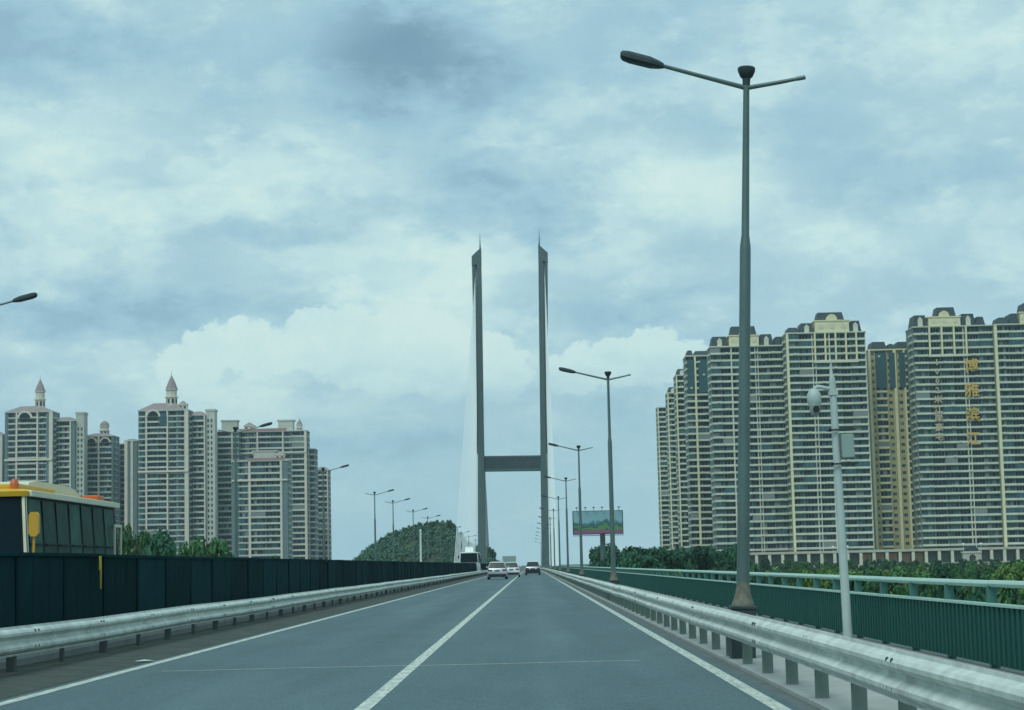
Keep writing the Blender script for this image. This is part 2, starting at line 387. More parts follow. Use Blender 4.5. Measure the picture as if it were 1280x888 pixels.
for k in range(220):
    y = RY0 + k*RP; dz = rz_(y)+.035
    obj('post', psm, rg, (0, y, dz)); obj('middle_rail', mrm, rg, (0, y, dz)); obj('bottom_rail', brm, rg, (0, y, dz)); obj('backing_panel', bkm, rg, (0, y, dz))
    if k % 3 == 0: obj('top_rail', trm, rg, (0, y, dz+.008*(hsh(k, 9)-.5)))
    for j in range(10):
        ys = y + .11 + j*.22
        if nsl < 300: obj('slat', slm, rg, (0, ys, dz)); nsl += 1
        elif k < 120: far.box(-.085, -.06, ys-.062, ys+.062, dz+.05, dz+.68)
struct(obj('far_slats', far.mesh('far_slats', 'green_panel'), rg), 'stuff')

# ------------------------------------------------------------------ street lamps
def lamp_meshes():
    D = {}
    b = MB(); b.box(-.14, .14, -.14, .14, -.02, .60); b.box(-.155, .155, -.155, .155, .60, .64); D['pedestal'] = b.mesh('pedestal', 'lamp_dark', bevel=.01)
    b = MB(); b.lathe([(.135, .64), (.135, .665), (.115, .71), (.09, .80), (.078, .88), (.076, .92)], 14)
    for i in range(4):
        a = math.pi/4 + i*math.pi/2; c, s_ = math.cos(a), math.sin(a)
        b.add([(c*.07, s_*.07, .66), (c*.13, s_*.13, .66), (c*.07, s_*.07, .90), (c*.07-s_*.012, s_*.07+c*.012, .66), (c*.13-s_*.012, s_*.13+c*.012, .66), (c*.07-s_*.012, s_*.07+c*.012, .90)],
              [(0, 1, 2), (5, 4, 3), (0, 3, 4, 1), (1, 4, 5, 2), (2, 5, 3, 0)])
    D['base_flare'] = b.mesh('base_flare', 'rust', smooth=True)
    b = MB(); b.lathe([(.076, .91), (.071, 2.4), (.066, 5.0), (.064, 5.06), (.047, 5.2), (.042, 6.2), (.037, 7.12)], 14); D['pole'] = b.mesh('pole', 'lamp_steel', smooth=True)
    b = MB(); b.lathe([(.045, 7.10), (.05, 7.18), (.075, 7.2), (.105, 7.27), (.108, 7.31), (.095, 7.325), (.02, 7.33)], 14); D['top_cup'] = b.mesh('top_cup', 'lamp_dark', smooth=True)
    b = MB(); b.tube([(0, 0, 7.06), (-.5, 0, 7.19), (-1.03, 0, 7.33)], [.032, .028, .025]); D['arm'] = b.mesh('arm', 'lamp_steel', smooth=True)
    b = MB(); b.tube([(0, 0, 7.06), (.4, 0, 7.14), (.62, 0, 7.19)], [.03, .026, .024]); b.tube([(.61, 0, 7.188), (.71, 0, 7.21)], .028); D['short_arm'] = b.mesh('short_arm', 'lamp_steel', smooth=True)
    rings = []
    for t, hw, ht in [(0, .03, .03), (.06, .07, .045), (.16, .115, .06), (.42, .115, .062), (.50, .10, .05), (.525, .06, .03)]:
        cx, cz = -1.0-t, 7.325+t*.25
        rings.append([(cx, -hw, cz-ht*.6), (cx, -hw*.6, cz-ht), (cx, hw*.6, cz-ht), (cx, hw, cz-ht*.6), (cx, hw, cz+ht*.2), (cx, hw*.55, cz+ht), (cx, -hw*.55, cz+ht), (cx, -hw, cz+ht*.2)])
    b = MB(); b.loft(rings); D['lamp_head'] = b.mesh('lamp_head', 'lamp_dark')
    return D
LD = lamp_meshes()
def lamp(x, y, label, side, group=None, tilt=0.0, name='street_lamp'):
    t = thing(name, label, 'street lamp', (x, y, rz_(y)+.02), 0 if side > 0 else math.pi, group)
    t.rotation_euler[1] = tilt if side > 0 else -tilt
    t.scale = (1.1, 1.07, 1.063)
    for k in ('pedestal', 'base_flare', 'pole', 'top_cup', 'arm', 'short_arm', 'lamp_head'): obj(k, LD[k], t)
    return t
lamp(2.69, 25.0, 'tall grey street lamp standing next to the white camera pole', 1, tilt=R(2.4))
for i, (y, lab) in enumerate([(65.5, 'street lamp rising in front of the billboard edge, second from the camera pole'), (106.6, 'street lamp overlapping the billboard panel, third from the camera pole'),
                              (146, 'street lamp on the sidewalk edge, fourth from the camera pole')]):
    lamp(2.78, y, lab, 1)
for y in (187, 228, 269, 310, 351, 392, 433, 480, 530):
    lamp(2.78, y, 'far street lamp in the row along the sidewalk towards the pylon', 1, 'far lamps along the sidewalk')
lamp(-13.3, 45.2, 'street lamp beyond the yellow minibus with only its head in view', -1)
lamp(-13.3, 87, 'street lamp standing before the apartment block with pink roof trim', -1)
lamp(-13.3, 124, 'street lamp standing clear of the end of the left apartment blocks', -1)
lamp(-13.3, 165, 'tallest looking street lamp in front of the wooded hill', -1)
for y in (187, 219, 250, 285, 325, 370, 415, 465):
    lamp(-13.3, y, 'far street lamp in the row across the opposite road before the hill', -1, 'far lamps across the opposite road')

mat('mast_paint', (.46, .55, .53), .45, var=.15, scale=5)
# white camera pole
cp = thing('camera_pole', 'white pole with dome camera and grey control box behind the guardrail', 'camera pole', (4.35, 26.8, .035)); cp.scale = (1, 1, 1.065); cp.rotation_euler = (0, -R(1.2), 0)
obj('base_plate', MB().lathe([(.16, 0), (.16, .03), (.09, .05)], 12).mesh('base_plate', 'mast_paint'), cp)
obj('pole', MB().lathe([(.066, .03), (.058, 1.6), (.05, 3.3), (.046, 3.48)], 14).mesh('pole', 'mast_paint', smooth=True), cp)
obj('lightning_rod', MB().lathe([(.04, 3.47), (.042, 3.52), (.016, 3.58), (.012, 3.64), (.006, 3.78)], 8).mesh('lightning_rod', 'mast_paint', smooth=True), cp)
ar = MB(); ar.tube([(0, 0, 3.38), (-.2, -.02, 3.42), (-.27, -.02, 3.40)], .026); ar.box(-.06, .06, -.06, .06, 3.30, 3.36)
obj('bracket', ar.mesh('bracket', 'mast_paint', smooth=True), cp)
dm = obj('dome_camera', MB().lathe([(.03, 3.40), (.06, 3.385), (.098, 3.32), (.102, 3.22), (.09, 3.2), (.085, 3.17)], 16, (-.27, -.02)).mesh('dome_camera', 'mast_paint', smooth=True), cp)
obj('lens_housing', MB().lathe([(.08, 3.19), (.076, 3.1), (.05, 3.05), (.02, 3.03)], 16, (-.27, -.02)).mesh('lens_housing', 'concrete', smooth=True), dm)
ln = MB(); ln.tube([(-.265, -.09, 3.12), (-.265, -.135, 3.12)], .045, 12); obj('lens', ln.mesh('lens', 'black', smooth=True), dm)
mat('box_grey', (.25, .34, .32), .5)
bx = obj('control_box', MB().box(.062, .23, -.12, .07, 2.47, 2.78).mesh('control_box', 'box_grey', bevel=.012), cp)
for z in (2.385, 2.83):
    sb = MB(); sb.box(-.10, .275, -.11, -.085, z, z+.022); sb.box(-.10, -.075, -.11, .11, z, z+.022); sb.box(-.10, .275, .085, .11, z, z+.022)
    obj('strap', sb.mesh('strap', 'lamp_dark'), cp)

# ------------------------------------------------------------------ cable-stayed bridge pylon
PD = 690.0
pl0 = at(602.5, 690, PD).x - .2; pr0 = at(681, 690, PD).x + .2
PZ = rz_(PD)
pyl = thing('bridge_pylon', 'tall grey H shaped bridge pylon with twin legs and needle tips over the road', 'pylon', (0, PD, PZ)); pyl.rotation_euler = (0, .0095, 0)
zt_l = at(596, 317, PD).z - PZ; zt_r = at(680, 312, PD).z - PZ; zc0 = at(640, 589, PD).z - PZ; zc1 = at(640, 571, PD).z - PZ
for X, sgn, zt in ((pl0, -1, zt_l), (pr0, 1, zt_r)):
    def xx(a): return X + sgn*a
    b = MB()      # inner blade, the load-bearing shaft; widens below the beam
    def ring(z, i, o, y0, y1): return [(xx(i), y0, z), (xx(o), y0, z), (xx(o), y1, z), (xx(i), y1, z)]
    b.loft([ring(-12, -1.45, 1.4, -3.2, 3.2), ring(zc0, -1.35, 1.0, -3.0, 3.0), ring(zc1, -1.3, .75, -3.0, 3.0), ring(zt-12, -1.1, .6, -2.8, 2.8), ring(zt-2, -1.0, .6, -2.7, 2.7)])
    leg = obj('leg', b.mesh('leg', 'pylon_dark'), pyl)
    b = MB(); b.loft([ring(zc1+1, 1.05, 1.2, -2.0, 2.0), ring(zt*.62, 1.2, 1.8, -2.3, 2.3), ring(zt-6, 1.4, 2.3, -2.6, 2.6), ring(zt-2.4, 1.4, 2.35, -2.6, 2.6)])
    obj('outer_fin', b.mesh('outer_fin', 'pylon_dark'), leg)
    b = MB(); b.loft([ring(zc1+1, .7, 1.1, -1.0, 1.0), ring(zt*.62, .6, 1.3, -1.0, 1.0), ring(zt-2.5, .55, 1.5, -1.0, 1.0)])
    obj('anchor_recess', b.mesh('anchor_recess', 'white_paint'), leg)
    b = MB(); z0 = zt-9
    vs = [(xx(a), y, z) for y in (-2.75, 2.75) for a, z in ((-1.05, z0+4.5), (.6, z0+4.5), (1.4, z0+4.0), (2.37, z0+4.0), (2.37, zt-1.6), (-1.05, zt+1.6))]
    n = 6; b.add(vs, [tuple(range(n)), tuple(range(2*n-1, n-1, -1))] + [(i, i+n, (i+1) % n+n, (i+1) % n) for i in range(n)])
    obj('leg_cap', b.mesh('leg_cap', 'pylon_dark'), leg)
    obj('needle', MB().lathe([(.3, zt+1.0), (.18, zt+3.5), (.04, zt+7.5)], 8, (xx(-.65), 0)).mesh('needle', 'pylon_dark', smooth=True), leg)
b = MB(); b.box(pl0+1.2, pr0-1.2, -2.4, 2.4, zc0, zc1); mat('beam', (.045, .082, .098), .85, var=.2, scale=.3); obj('cross_beam', b.mesh('cross_beam', 'beam'), pyl)
b = MB(); b.box(pl0+1.1, pr0-1.1, -2.55, 2.55, zc1-.5, zc1+.15); b.box(pl0+1.1, pr0-1.1, -2.55, 2.55, zc0-.1, zc0+.6); obj('beam_ledge', b.mesh('beam_ledge', 'pylon_dark'), pyl)
mat('dull_red', (.07, .06, .085), .7)
ep = at(659.5, 579.5, PD-2.5)
b = MB(); b.tube([(ep.x, -2.66, ep.z-PZ), (ep.x, -2.4, ep.z-PZ)], .95, 14); obj('emblem', b.mesh('emblem', 'dull_red'), pyl)
# stay cables, one part each
NC = 24
for X, sgn, zt in ((pl0, -1, zt_l), (pr0, 1, zt_r)):
    for dirn in (-1, 1):
        for k in range(NC):
            t = k/(NC-1); y1 = dirn*(26 + 186*t); za = zt*.50 + (zt-9-zt*.50)*t
            b = MB(); b.tube([(X+sgn*1.15, dirn*1.1, za), (X+sgn*1.5, y1, rz_(PD+y1)-PZ+.3)], .08, 5)
            obj('stay_cable', b.mesh('stay_cable', 'cable'), pyl)

# ------------------------------------------------------------------ apartment towers
mat('wall_r', (.17, .235, .20), .85, var=.15, scale=.2)
mat('wall_y', (.42, .38, .20), .85, var=.15, scale=.2)
mat('band_r', (.56, .61, .50), .75, var=.2, scale=.5, objvar=.10)
mat('pil_y', (.74, .70, .44), .8, var=.15, scale=.3)
mat('pil_w', (.64, .64, .52), .8, var=.15, scale=.3)
mat('roof_dark', (.022, .05, .06), .6, var=.2, scale=.4)
mat('wall_l', (.14, .215, .225), .85, var=.2, scale=.2)
mat('band_l', (.54, .56, .49), .8, var=.2, scale=.5, objvar=.12)
mat('pil_l', (.68, .62, .52), .8, var=.15, scale=.3)
mat('roof_mauve', (.33, .27, .27), .8, var=.2, scale=.4)
mat('roof_pink', (.40, .25, .24), .8, var=.2, scale=.4)
mat('glass_dark', (.008, .028, .034), .3, spec=.12)
mat('glass_mid', (.040, .105, .118), .3, spec=.15)
mat('glass_pale', (.20, .24, .23), .4, spec=.15)
mat('frame', (.20, .25, .24), .6)
WCACHE = {}
def win_mesh(w, h, variant, q0=.56, q1=.9):
    key = (round(w, 1), round(h, 1), variant, q0)
    if key in WCACHE: return WCACHE[key]
    rnd = random.Random(hash(key)); w, h = key[0], key[1]; mb = MB()
    mb.mi = 0; t = .09
    mb.box(-w/2, w/2, -.07, .0, 0, t); mb.box(-w/2, w/2, -.07, .0, h-t, h)
    n = max(2, round(w/1.3)); pw = w/n
    for i in range(n+1): x = -w/2+i*pw; x0 = max(-w/2, x-t/2); x1 = min(w/2, x+t/2); mb.box(x0, x1, -.066, .0, t, h-t)
    for i in range(n):
        q = rnd.random(); mb.mi = 1 if q < q0 else (2 if q < q1 else 3)
        x = -w/2 + i*pw; mb.add([(x+t/2, -.02, t), (x+pw-t/2, -.02, t), (x+pw-t/2, -.02, h-t), (x+t/2, -.02, h-t)], [(0, 1, 2, 3)])
    WCACHE[key] = mb.mesh('window', ['frame', 'glass_dark', 'glass_mid', 'glass_pale']); return WCACHE[key]

TN = [0]
AC = MB().box(-.5, .5, -.4, 0, 0, .75).box(-.4, .4, -.42, -.4, .1, .65).mesh('air_conditioner', 'pil_w')
def tower(label, px0, px1, pyt, d, bays, st, depth=15, side=None, fh=3.0, plain_top=0, group=None, name='apartment_tower'):
    """front facade at Y=d between two pixel columns; bays are (kind, width); returns root and size"""
    TN[0] += 1; seed = TN[0]
    ym = (pyt+690)/2
    X0, X1 = at(px0, ym, d).x, at(px1, ym, d).x; zt = at((px0+px1)/2, pyt, d).z
    w = X1-X0; h = zt-GZ; n = int(h/fh); fh = h/n
    t = thing(name, label, 'building', ((X0+X1)/2, d, GZ), 0, group)
    rnd = random.Random(seed)
    obj('wall', MB().box(-w/2, w/2, 0, depth, 0, h).mesh('wall', st['wall']), t)
    tot = sum(b[1] for b in bays); x = -w/2
    for kind, bwid in bays:
        bw = bwid/tot*w
        xc = x+bw/2
        if kind == 'p':
            pm = MB().box(-bw/2, bw/2, -st.get('pp', .9), -.003, 0, h).mesh('pilaster', st['pil']); obj('pilaster', pm, t, (xc, 0, 0))
        elif kind == 'q':
            pm = MB().box(-bw/2, bw/2, -st.get('pp', .9)*.6, -.003, 0, h).mesh('pilaster', st['pil2']); obj('pilaster', pm, t, (xc, 0, 0))
        elif kind in 'bwgd':
            pr = st['prot']*(.45 if kind == 'w' else (.7 if kind == 'd' else 1))
            bh = st['bh']*(.8 if kind == 'w' else 1); q0, q1 = {'g': (.18, .85), 'd': (.86, .97)}.get(kind, (.70, .93) if st is SL else (.56, .9))
            ba = MB(); ba.box(-bw/2+.01, bw/2-.01, -pr, -.003, 0, .18); ba.box(-bw/2+.01, bw/2-.01, -pr, -pr+.12, .18, bh)
            ba.box(-bw/2+.01, -bw/2+.13, -pr+.12, -.003, .18, bh); ba.box(bw/2-.13, bw/2-.01, -pr+.12, -.003, .18, bh)
            bm_ = ba.mesh('balcony', st['band'])
            ww = bw*(.94 if kind != 'w' else st.get('ww', .72))
            eb = MB(); eb.mi = 0; eb.box(-bw/2+.06, bw/2-.06, -pr+.06, -.08, bh-.02, fh-.12); eb.mi = 1
            for q in range(1, max(2, int(bw/1.6))): xq = -bw/2 + q*bw/max(2, int(bw/1.6)); eb.box(xq-.05, xq+.05, -pr+.02, -pr+.06, bh, fh-.12)
            ebm = [eb.mesh('enclosed_balcony', [g_, 'frame']) for g_ in ('glass_mid', 'glass_pale', 'glass_dark')] if kind in 'bgd' else None
            acm = AC
            for k in range(1, n):
                if ebm and rnd.random() < .16: obj('enclosed_balcony', ebm[rnd.choice((0, 0, 1, 2))], t, (xc, 0, k*fh-.1))
                elif rnd.random() < .22: obj('air_conditioner', acm, t, (xc+rnd.uniform(-.3, .3)*bw, -pr-.005, k*fh+.1))
                obj('balcony', bm_, t, (xc, 0, k*fh-.35+.25))
                obj('window', win_mesh(ww, fh-bh*.75-.3, rnd.randrange(5), q0, q1), t, (xc, -.004, k*fh+bh*.75-.1))
        elif kind == 's':       # small punched window in plain wall
            for k in range(1, n): obj('window', win_mesh(bw*.5, 1.4, rnd.randrange(4)), t, (xc, -.004, k*fh+.9))
        x += bw
    if side:
        sx = -w/2 if side < 0 else w/2
        for k in range(1, n):
            o = obj('window', win_mesh(depth*.28, 1.6, rnd.randrange(4)), t, (sx+side*.004, depth*.35, k*fh+.8), side*math.pi/2)
            if k % 1 == 0:
                pass
        sb = MB().box(0, depth*.5, -.5, -.003, -.1, .9).mesh('balcony', st['band'])
        for k in range(1, n): obj('balcony', sb, t, (sx, depth*.35 - side*depth*.25, k*fh-.2), side*math.pi/2)
    # parapet cornice
    obj('cornice', MB().box(-w/2-.25, w/2+.25, -st['prot']-.25, depth+.2, h, h+.55).mesh('cornice', st['band']), t)
    return t, w, h

SR = dict(wall='wall_r', band='band_r', pil='pil_y', pil2='pil_w', prot=1.25, bh=.88, pp=1.45, ww=.8)
SY = dict(wall='wall_y', band='pil_y', pil='pil_y', pil2='wall_y', prot=.6, bh=.9, pp=.9, ww=.62)
SL = dict(wall='wall_l', band='band_l', pil='pil_l', pil2='wall_l', prot=.8, bh=.95, pp=1.0, ww=.74)
PX = 815/F     # metres per pixel at the towers
def mansard(t, x0, x1, z0, hh, y0=.3, y1=12, mt='roof_dark', inset=.8, dormer=True):
    r = obj('roof', MB().frustum((x0, x1, y0, y1, z0), (x0+inset, x1-inset, y0+inset, y1-inset, z0+hh)).mesh('roof', mt), t)
    if dormer and x1-x0 > 4:
        c = (x0+x1)/2
        d = MB(); d.box(c-1.0, c+1.0, y0-.25, y0+2, z0, z0+hh*.55); d.prism([(c-1.2, z0+hh*.55), (c+1.2, z0+hh*.55), (c, z0+hh*.85)], 'y', y0-.3, y0+2)
        obj('dormer', d.mesh('dormer', 'pil_w'), r)
    return r
def arch_block(t, x0, x1, z0, hh, mt='pil_y', y0=-.9, y1=9):
    pb = MB(); pb.box(x0, x1, y0, y1, z0, z0+hh); pb.box(x0-.4, x1+.4, y0-.3, y1+.2, z0+hh, z0+hh+.5)
    p = obj('pediment', pb.mesh('pediment', mt), t)
    c = (x0+x1)/2; rr = (x1-x0)*.16
    ab = MB(); ab.prism([(c+rr*math.cos(a), z0+hh+.5+rr*1.1*math.sin(a)) for a in [math.pi*i/10 for i in range(11)]], 'y', y0-.1, y0+2); obj('arch_crest', ab.mesh('arch_crest', mt), p)
    for k in range(3):
        xx_ = x0 + (k+.5)*(x1-x0)/3
        rm = MB(); rm.tube([(xx_, y0-.16, z0+hh*.55), (xx_, y0+.02, z0+hh*.55)], hh*.24, 12); obj('medallion', rm.mesh('medallion', 'pil_w'), p)
    return p

B6 = [('g', 7), ('d', 9), ('q', .5), ('d', 1.6), ('q', .5), ('d', 9), ('q', .8), ('g', 7), ('d', 7), ('g', 10), ('q', .6)]
# receding end of the row
tower('narrow tower end farthest along the beige row, lowest stepped roofline', 824.5, 846, 510, 1180, [('p', 1), ('b', 7), ('p', 2), ('b', 6)], SR, side=-1)[0]
for (lab, a, b_, tp, d) in [('second stepped tower from the far end of the beige row', 837, 860, 492, 1085), ('third stepped tower from the far end of the beige row', 848, 872, 470, 985)]:
    t, w, h = tower(lab, a, b_, tp, d, [('p', 1.2), ('b', 8), ('p', 2), ('b', 7), ('q', 1)], SR, side=-1)
    mansard(t, -w/2+.5, -w/2+6, h+.55, 3.2); mansard(t, -w/2+6.5, w/2, h+.55, 4.6, dormer=False)
t, w, h = tower('fourth stepped tower of the beige row, with blue glazed upper bays', 861, 891, 446, 890, [('b', 9), ('p', 2.2), ('b', 14), ('q', 2)], SR, side=-1)
mansard(t, -w/2+.3, -w/2+3.6, h+.55, 2.6, dormer=False); mansard(t, -w/2+3.8, w/2, h+.55, 2.2, dormer=False)
for (a, b_) in ((-.46, -.16), (.0, .42)):
    obj('glazed_bay', MB().box(a*w, b_*w, -1.45, -.35, h-17, h-1.5).mesh('glazed_bay', 'glass_mid'), t)
t, w, h = tower('wide beige tower standing directly behind the tall grey street lamp', 891.5, 985, 434, 826, [('g', 8), ('d', 8), ('q', 1), ('d', 6), ('g', 6), ('d', 6), ('q', .5), ('d', 1.5), ('q', .5), ('d', 9), ('g', 9), ('d', 3)], SR, side=-1)
arch_block(t, -w*.24, w*.16, h+.55, 4.2); mansard(t, -w*.22, w*.14, h+5.3, 4.0, 1.0, 9, dormer=False)
mansard(t, -w*.48, -w*.25, h+.55, 4.4); mansard(t, w*.17, w*.36, h+.55, 5.0); mansard(t, w*.37, w*.49, h+.55, 3.8)
t, w, h = tower('tall beige tower with arched crest behind the white camera pole', 987, 1087, 417, 815, [('p', 1.6)]+B6, SR, side=-1)
def frames(t, w, h, x0, x1, n, nf):
    for i in range(n+1):
        x = x0+(x1-x0)*i/n; obj('frame_pier', MB().box(x-.35, x+.35, -1.62, -.4, h-nf*3, h).mesh('frame_pier', 'pil_y'), t)
    obj('frame_sill', MB().box(x0-.6, x1+.6, -1.7, -.4, h-nf*3-.7, h-nf*3).mesh('frame_sill', 'pil_w'), t)
frames(t, w, h, -w*.14, w*.38, 4, 4)
arch_block(t, -w*.13, w*.30, h+.55, 4.6); mansard(t, -w*.10, w*.25, h+5.65, 3.6, .8, 9, dormer=False)
mansard(t, -w*.48, -w*.33, h+.55, 2.4, dormer=False); mansard(t, -w*.32, -w*.14, h+.55, 4.2); mansard(t, w*.31, w*.46, h+.55, 4.8)
t, w, h = tower('darker yellowish recessed block between the two tallest beige towers', 1090, 1145, 438, 835, [('p', 1.2), ('s', 2.5), ('b', 6), ('s', 4), ('p', 1.6), ('s', 4), ('p', 1), ('b', 4)], SY)
mansard(t, -w*.42, -w*.06, h+.55, 3.4, dormer=False); mansard(t, -w*.04, w*.12, h+.55, 2.4, dormer=False); mansard(t, w*.16, w*.5, h+.55, 3.2, dormer=False)
for a, b_ in ((-.34, -.1), (-.03, .1), (.2, .33), (.4, .49)):
    obj('glazed_bay', MB().box(a*w, b_*w, -1.0, -.1, h-16.5, h-1.2).mesh('glazed_bay', 'glass_mid'), t)
t8, w8, h8 = tower('tallest beige tower carrying two columns of gold Chinese lettering', 1147, 1247, 409, 815, [('g', 9), ('d', 8), ('g', 8), ('d', 7), ('q', .5), ('d', 1.5), ('q', .5), ('d', 8), ('g', 9)], SR, side=-1)
frames(t8, w8, h8, -w8*.30, w8*.16, 3, 4)
arch_block(t8, -w8*.30, w8*.10, h8+.55, 3.6); mansard(t8, -w8*.2, w8*.06, h8+4.6, 4.2, .8, 9, dormer=False)
mansard(t8, -w8*.49, -w8*.31, h8+.55, 5.0); mansard(t8, w8*.11, w8*.30, h8+.55, 5.2); mansard(t8, w8*.30, w8*.42, h8+.55, 3.8, dormer=False)
t, w, h = tower('beige tower cut by the frame edge beside the lettered tower', 1248.5, 1345, 406, 812, [('p', 1.8), ('g', 8), ('d', 9), ('g', 7), ('d', 7), ('p', 1.4), ('g', 9), ('d', 9)], SR)
mansard(t, -w*.44, -w*.29, h+.55, 3.0, dormer=False); mansard(t, -w*.28, -w*.16, h+.55, 4.6); arch_block(t, -w*.15, w*.2, h+.55, 4.5); mansard(t, -w*.1, w*.15, h+5.6, 4)
mansard(t, w*.21, w*.45, h+.55, 4.6)
# gold lettering
mat('gold', (.62, .40, .10), .45, .3); mat('gold_dull', (.60, .48, .34), .5, .2)
def char(ch, px, py, size, mt, root, d):
    c = bpy.data.curves.new('sign_character', 'FONT'); c.body = ch; c.align_x = 'CENTER'; c.align_y = 'CENTER'; c.size = size; c.extrude = .12; c.offset = size*.012; c.resolution_u = 1
    o = bpy.data.objects.new('tmp', c); COL.objects.link(o)
    me = bpy.data.meshes.new_from_object(o.evaluated_get(bpy.context.evaluated_depsgraph_get())); bpy.data.objects.remove(o)
    me.name = 'sign_character'; me.materials.clear(); me.materials.append(MATS[mt])
    ctr = [(min(v.co[i] for v in me.vertices)+max(v.co[i] for v in me.vertices))/2 for i in (0, 1)]
    for v in me.vertices: v.co.x -= ctr[0]; v.co.y -= ctr[1]
    p = at(px, py, d-1.7)
    s = obj('sign_character', me, root, (p.x-root.location.x, -1.7, p.z-GZ)); s.rotation_euler = (R(90), 0, 0)
for ch, py in zip('博雅滨江', (457, 487.5, 518, 548)): char(ch, 1214+(py-457)*.03, py, 6.4, 'gold', t8, 815)
for i, ch in enumerate('1002米江岸豪宅'): char(ch, 1171+i*.4, 453+i*11.6, 3.6, 'gold_dull', t8, 815)

# ------------------------------------------------------------------ left towers
def turret(t, x, z, w, hh, cone, mt='pil_l', dome=False):
    d = MB(); d.lathe([(w*.62, z), (w*.62, z+.5), (w*.5, z+.5), (w*.5, z+hh*.5), (w*.6, z+hh*.52), (w*.6, z+hh*.58), (w*.46, z+hh*.58), (w*.46, z+hh), (w*.56, z+hh), (w*.56, z+hh+.4)], 8, (x, 5))
    r = obj('turret', d.mesh('turret', mt), t)
    c = MB()
    if dome: c.lathe([(w*.5*math.cos(a), z+hh+.4+cone*math.sin(a)) for a in [R(15*i) for i in range(6)]]+[(.1, z+hh+.4+cone*1.05)], 10, (x, 5))
    else: c.lathe([(w*.55, z+hh+.4), (w*.3, z+hh+.4+cone*.5), (.12, z+hh+.4+cone*.93), (.05, z+hh+.4+cone*1.25)], 8, (x, 5))
    obj('turret_roof', c.mesh('turret_roof', 'roof_mauve'), r)
    for i in range(8):
        a = math.pi*2*(i+.5)/8; wx, wy = x+w*.47*math.cos(a), 5+w*.47*math.sin(a)
        o = obj('turret_window', win_mesh(w*.2, hh*.28, 1), r, (wx, wy, z+hh*.15), a+math.pi/2)
def hip(t, x0, x1, z, hh, mt='roof_mauve', ins=None):
    ins = ins or (x1-x0)*.3
    return obj('roof', MB().frustum((x0, x1, -.9, 13, z), (x0+ins, x1-ins, 3, 9, z+hh)).mesh('roof', mt), t)
def arch_top(t, x, z, rr):
    a = MB(); a.prism([(x+rr*math.cos(q), z+rr*math.sin(q)) for q in [math.pi*i/12 for i in range(13)]], 'y', -1.25, -.3); f = obj('arch_gable', a.mesh('arch_gable', 'pil_l'), t)
    a = MB(); a.prism([(x+rr*.72*math.cos(q), z+.1+rr*.72*math.sin(q)) for q in [math.pi*i/12 for i in range(13)]], 'y', -1.32, -1.26); obj('arch_glass', a.mesh('arch_glass', 'glass_dark'), f)
def pavilion(t, x, z, w_, hh):
    p = obj('roof_pavilion', MB().box(x-w_/2, x+w_/2, .4, w_, z, z+hh).box(x-w_/2-.3, x+w_/2+.3, .1, w_+.3, z+hh, z+hh+.5).mesh('roof_pavilion', 'pil_l'), t)
    obj('pavilion_roof', MB().frustum((x-w_/2, x+w_/2, .4, w_, z+hh+.5), (x-.4, x+.4, w_*.5, w_*.5+.8, z+hh+2.2)).mesh('pavilion_roof', 'roof_mauve'), p)
    for q in (-.25, .25): obj('pavilion_window', win_mesh(w_*.28, hh*.6, 1), p, (x+q*w_, .39, z+hh*.2))
LW = 1030/F
BL = [('p', 1.4), ('w', 5), ('p', 1), ('b', 6), ('b', 6), ('p', 1), ('w', 5), ('p', 2.2)]
t, w, h = tower('grey tower edge at the frame edge beside the pink spired tower', -40, 3, 545, 1045, BL, SL, fh=3.05)
hip(t, -w/2, w/2, h+.55, 3)
t, w, h = tower('grey tower with pinkish pointed spire behind the yellow minibus', 6, 66, 516, 1030, [('q', 2), ('w', 6), ('p', 1.2), ('b', 7), ('b', 7), ('p', 1.2), ('w', 6), ('q', 2), ('p', 2.6)], SL, side=1, fh=3.05)
hip(t, -w/2, w/2, h+.55, 3.2); turret(t, w*.18, h+2.4, 5.4, 9.0, 7.2); arch_top(t, -w*.08, h-3.2, 4.2); obj('string_course', MB().box(-w/2, w/2, -1.5, -.5, h-26, h-25).mesh('string_course', 'pil_l'), t)
t, w, h = tower('grey stepped wing with square chimney tower beside the pink spired tower', 67, 94, 527, 1036, [('w', 4), ('b', 8), ('p', 1), ('q', 3)], SL, side=1, fh=3.05); hip(t, -w/2, w/2, h+.55, 2)
obj('stair_tower', MB().box(w/2+.05, w/2+4.6, 1, 9, 0, h+4).box(w/2-.25, w/2+4.9, .7, 9.3, h+4, h+5).mesh('stair_tower', 'band_l'), t)
for k in range(2, int(h/3.05)):
    for q in (1.4, 3.2): obj('stair_window', win_mesh(.9, 1.7, k % 4, .8), t, (w/2+q, .99, k*3.05+.6))
t, w, h = tower('grey tower topped by a small round domed turret', 105.5, 142, 546, 1055, [('p', 1), ('b', 7), ('p', 1), ('b', 7), ('q', 1.2)], SL, side=1, fh=3.05); hip(t, -w/2, w/2, h+.55, 1.5); turret(t, w*.12, h+1, 5.2, 4.6, 3.0, dome=True); arch_top(t, -w*.25, h-3.4, 3.2); arch_top(t, w*.22, h-3.4, 3.0)
t, w, h = tower('narrow recessed grey block between domed tower and second spired tower', 143, 156, 556, 1075, [('w', 4), ('p', .8), ('w', 4)], SL, side=1, fh=3.05)
t, w, h = tower('plain narrow pale block joined to the second spired tower', 156, 171.5, 552, 1050, [('p', 2), ('q', 2), ('p', 1.5), ('q', 2.5)], SL, fh=3.05); hip(t, -w/2, w/2, h+.55, 1)
t, w, h = tower('grey tower with tall pointed grey spire above the roadside trees', 173, 236, 514, 1030, [('w', 5), ('p', 1), ('b', 7), ('b', 6), ('p', 1), ('w', 6), ('w', 5), ('p', 2.6)], SL, side=1, fh=3.05)
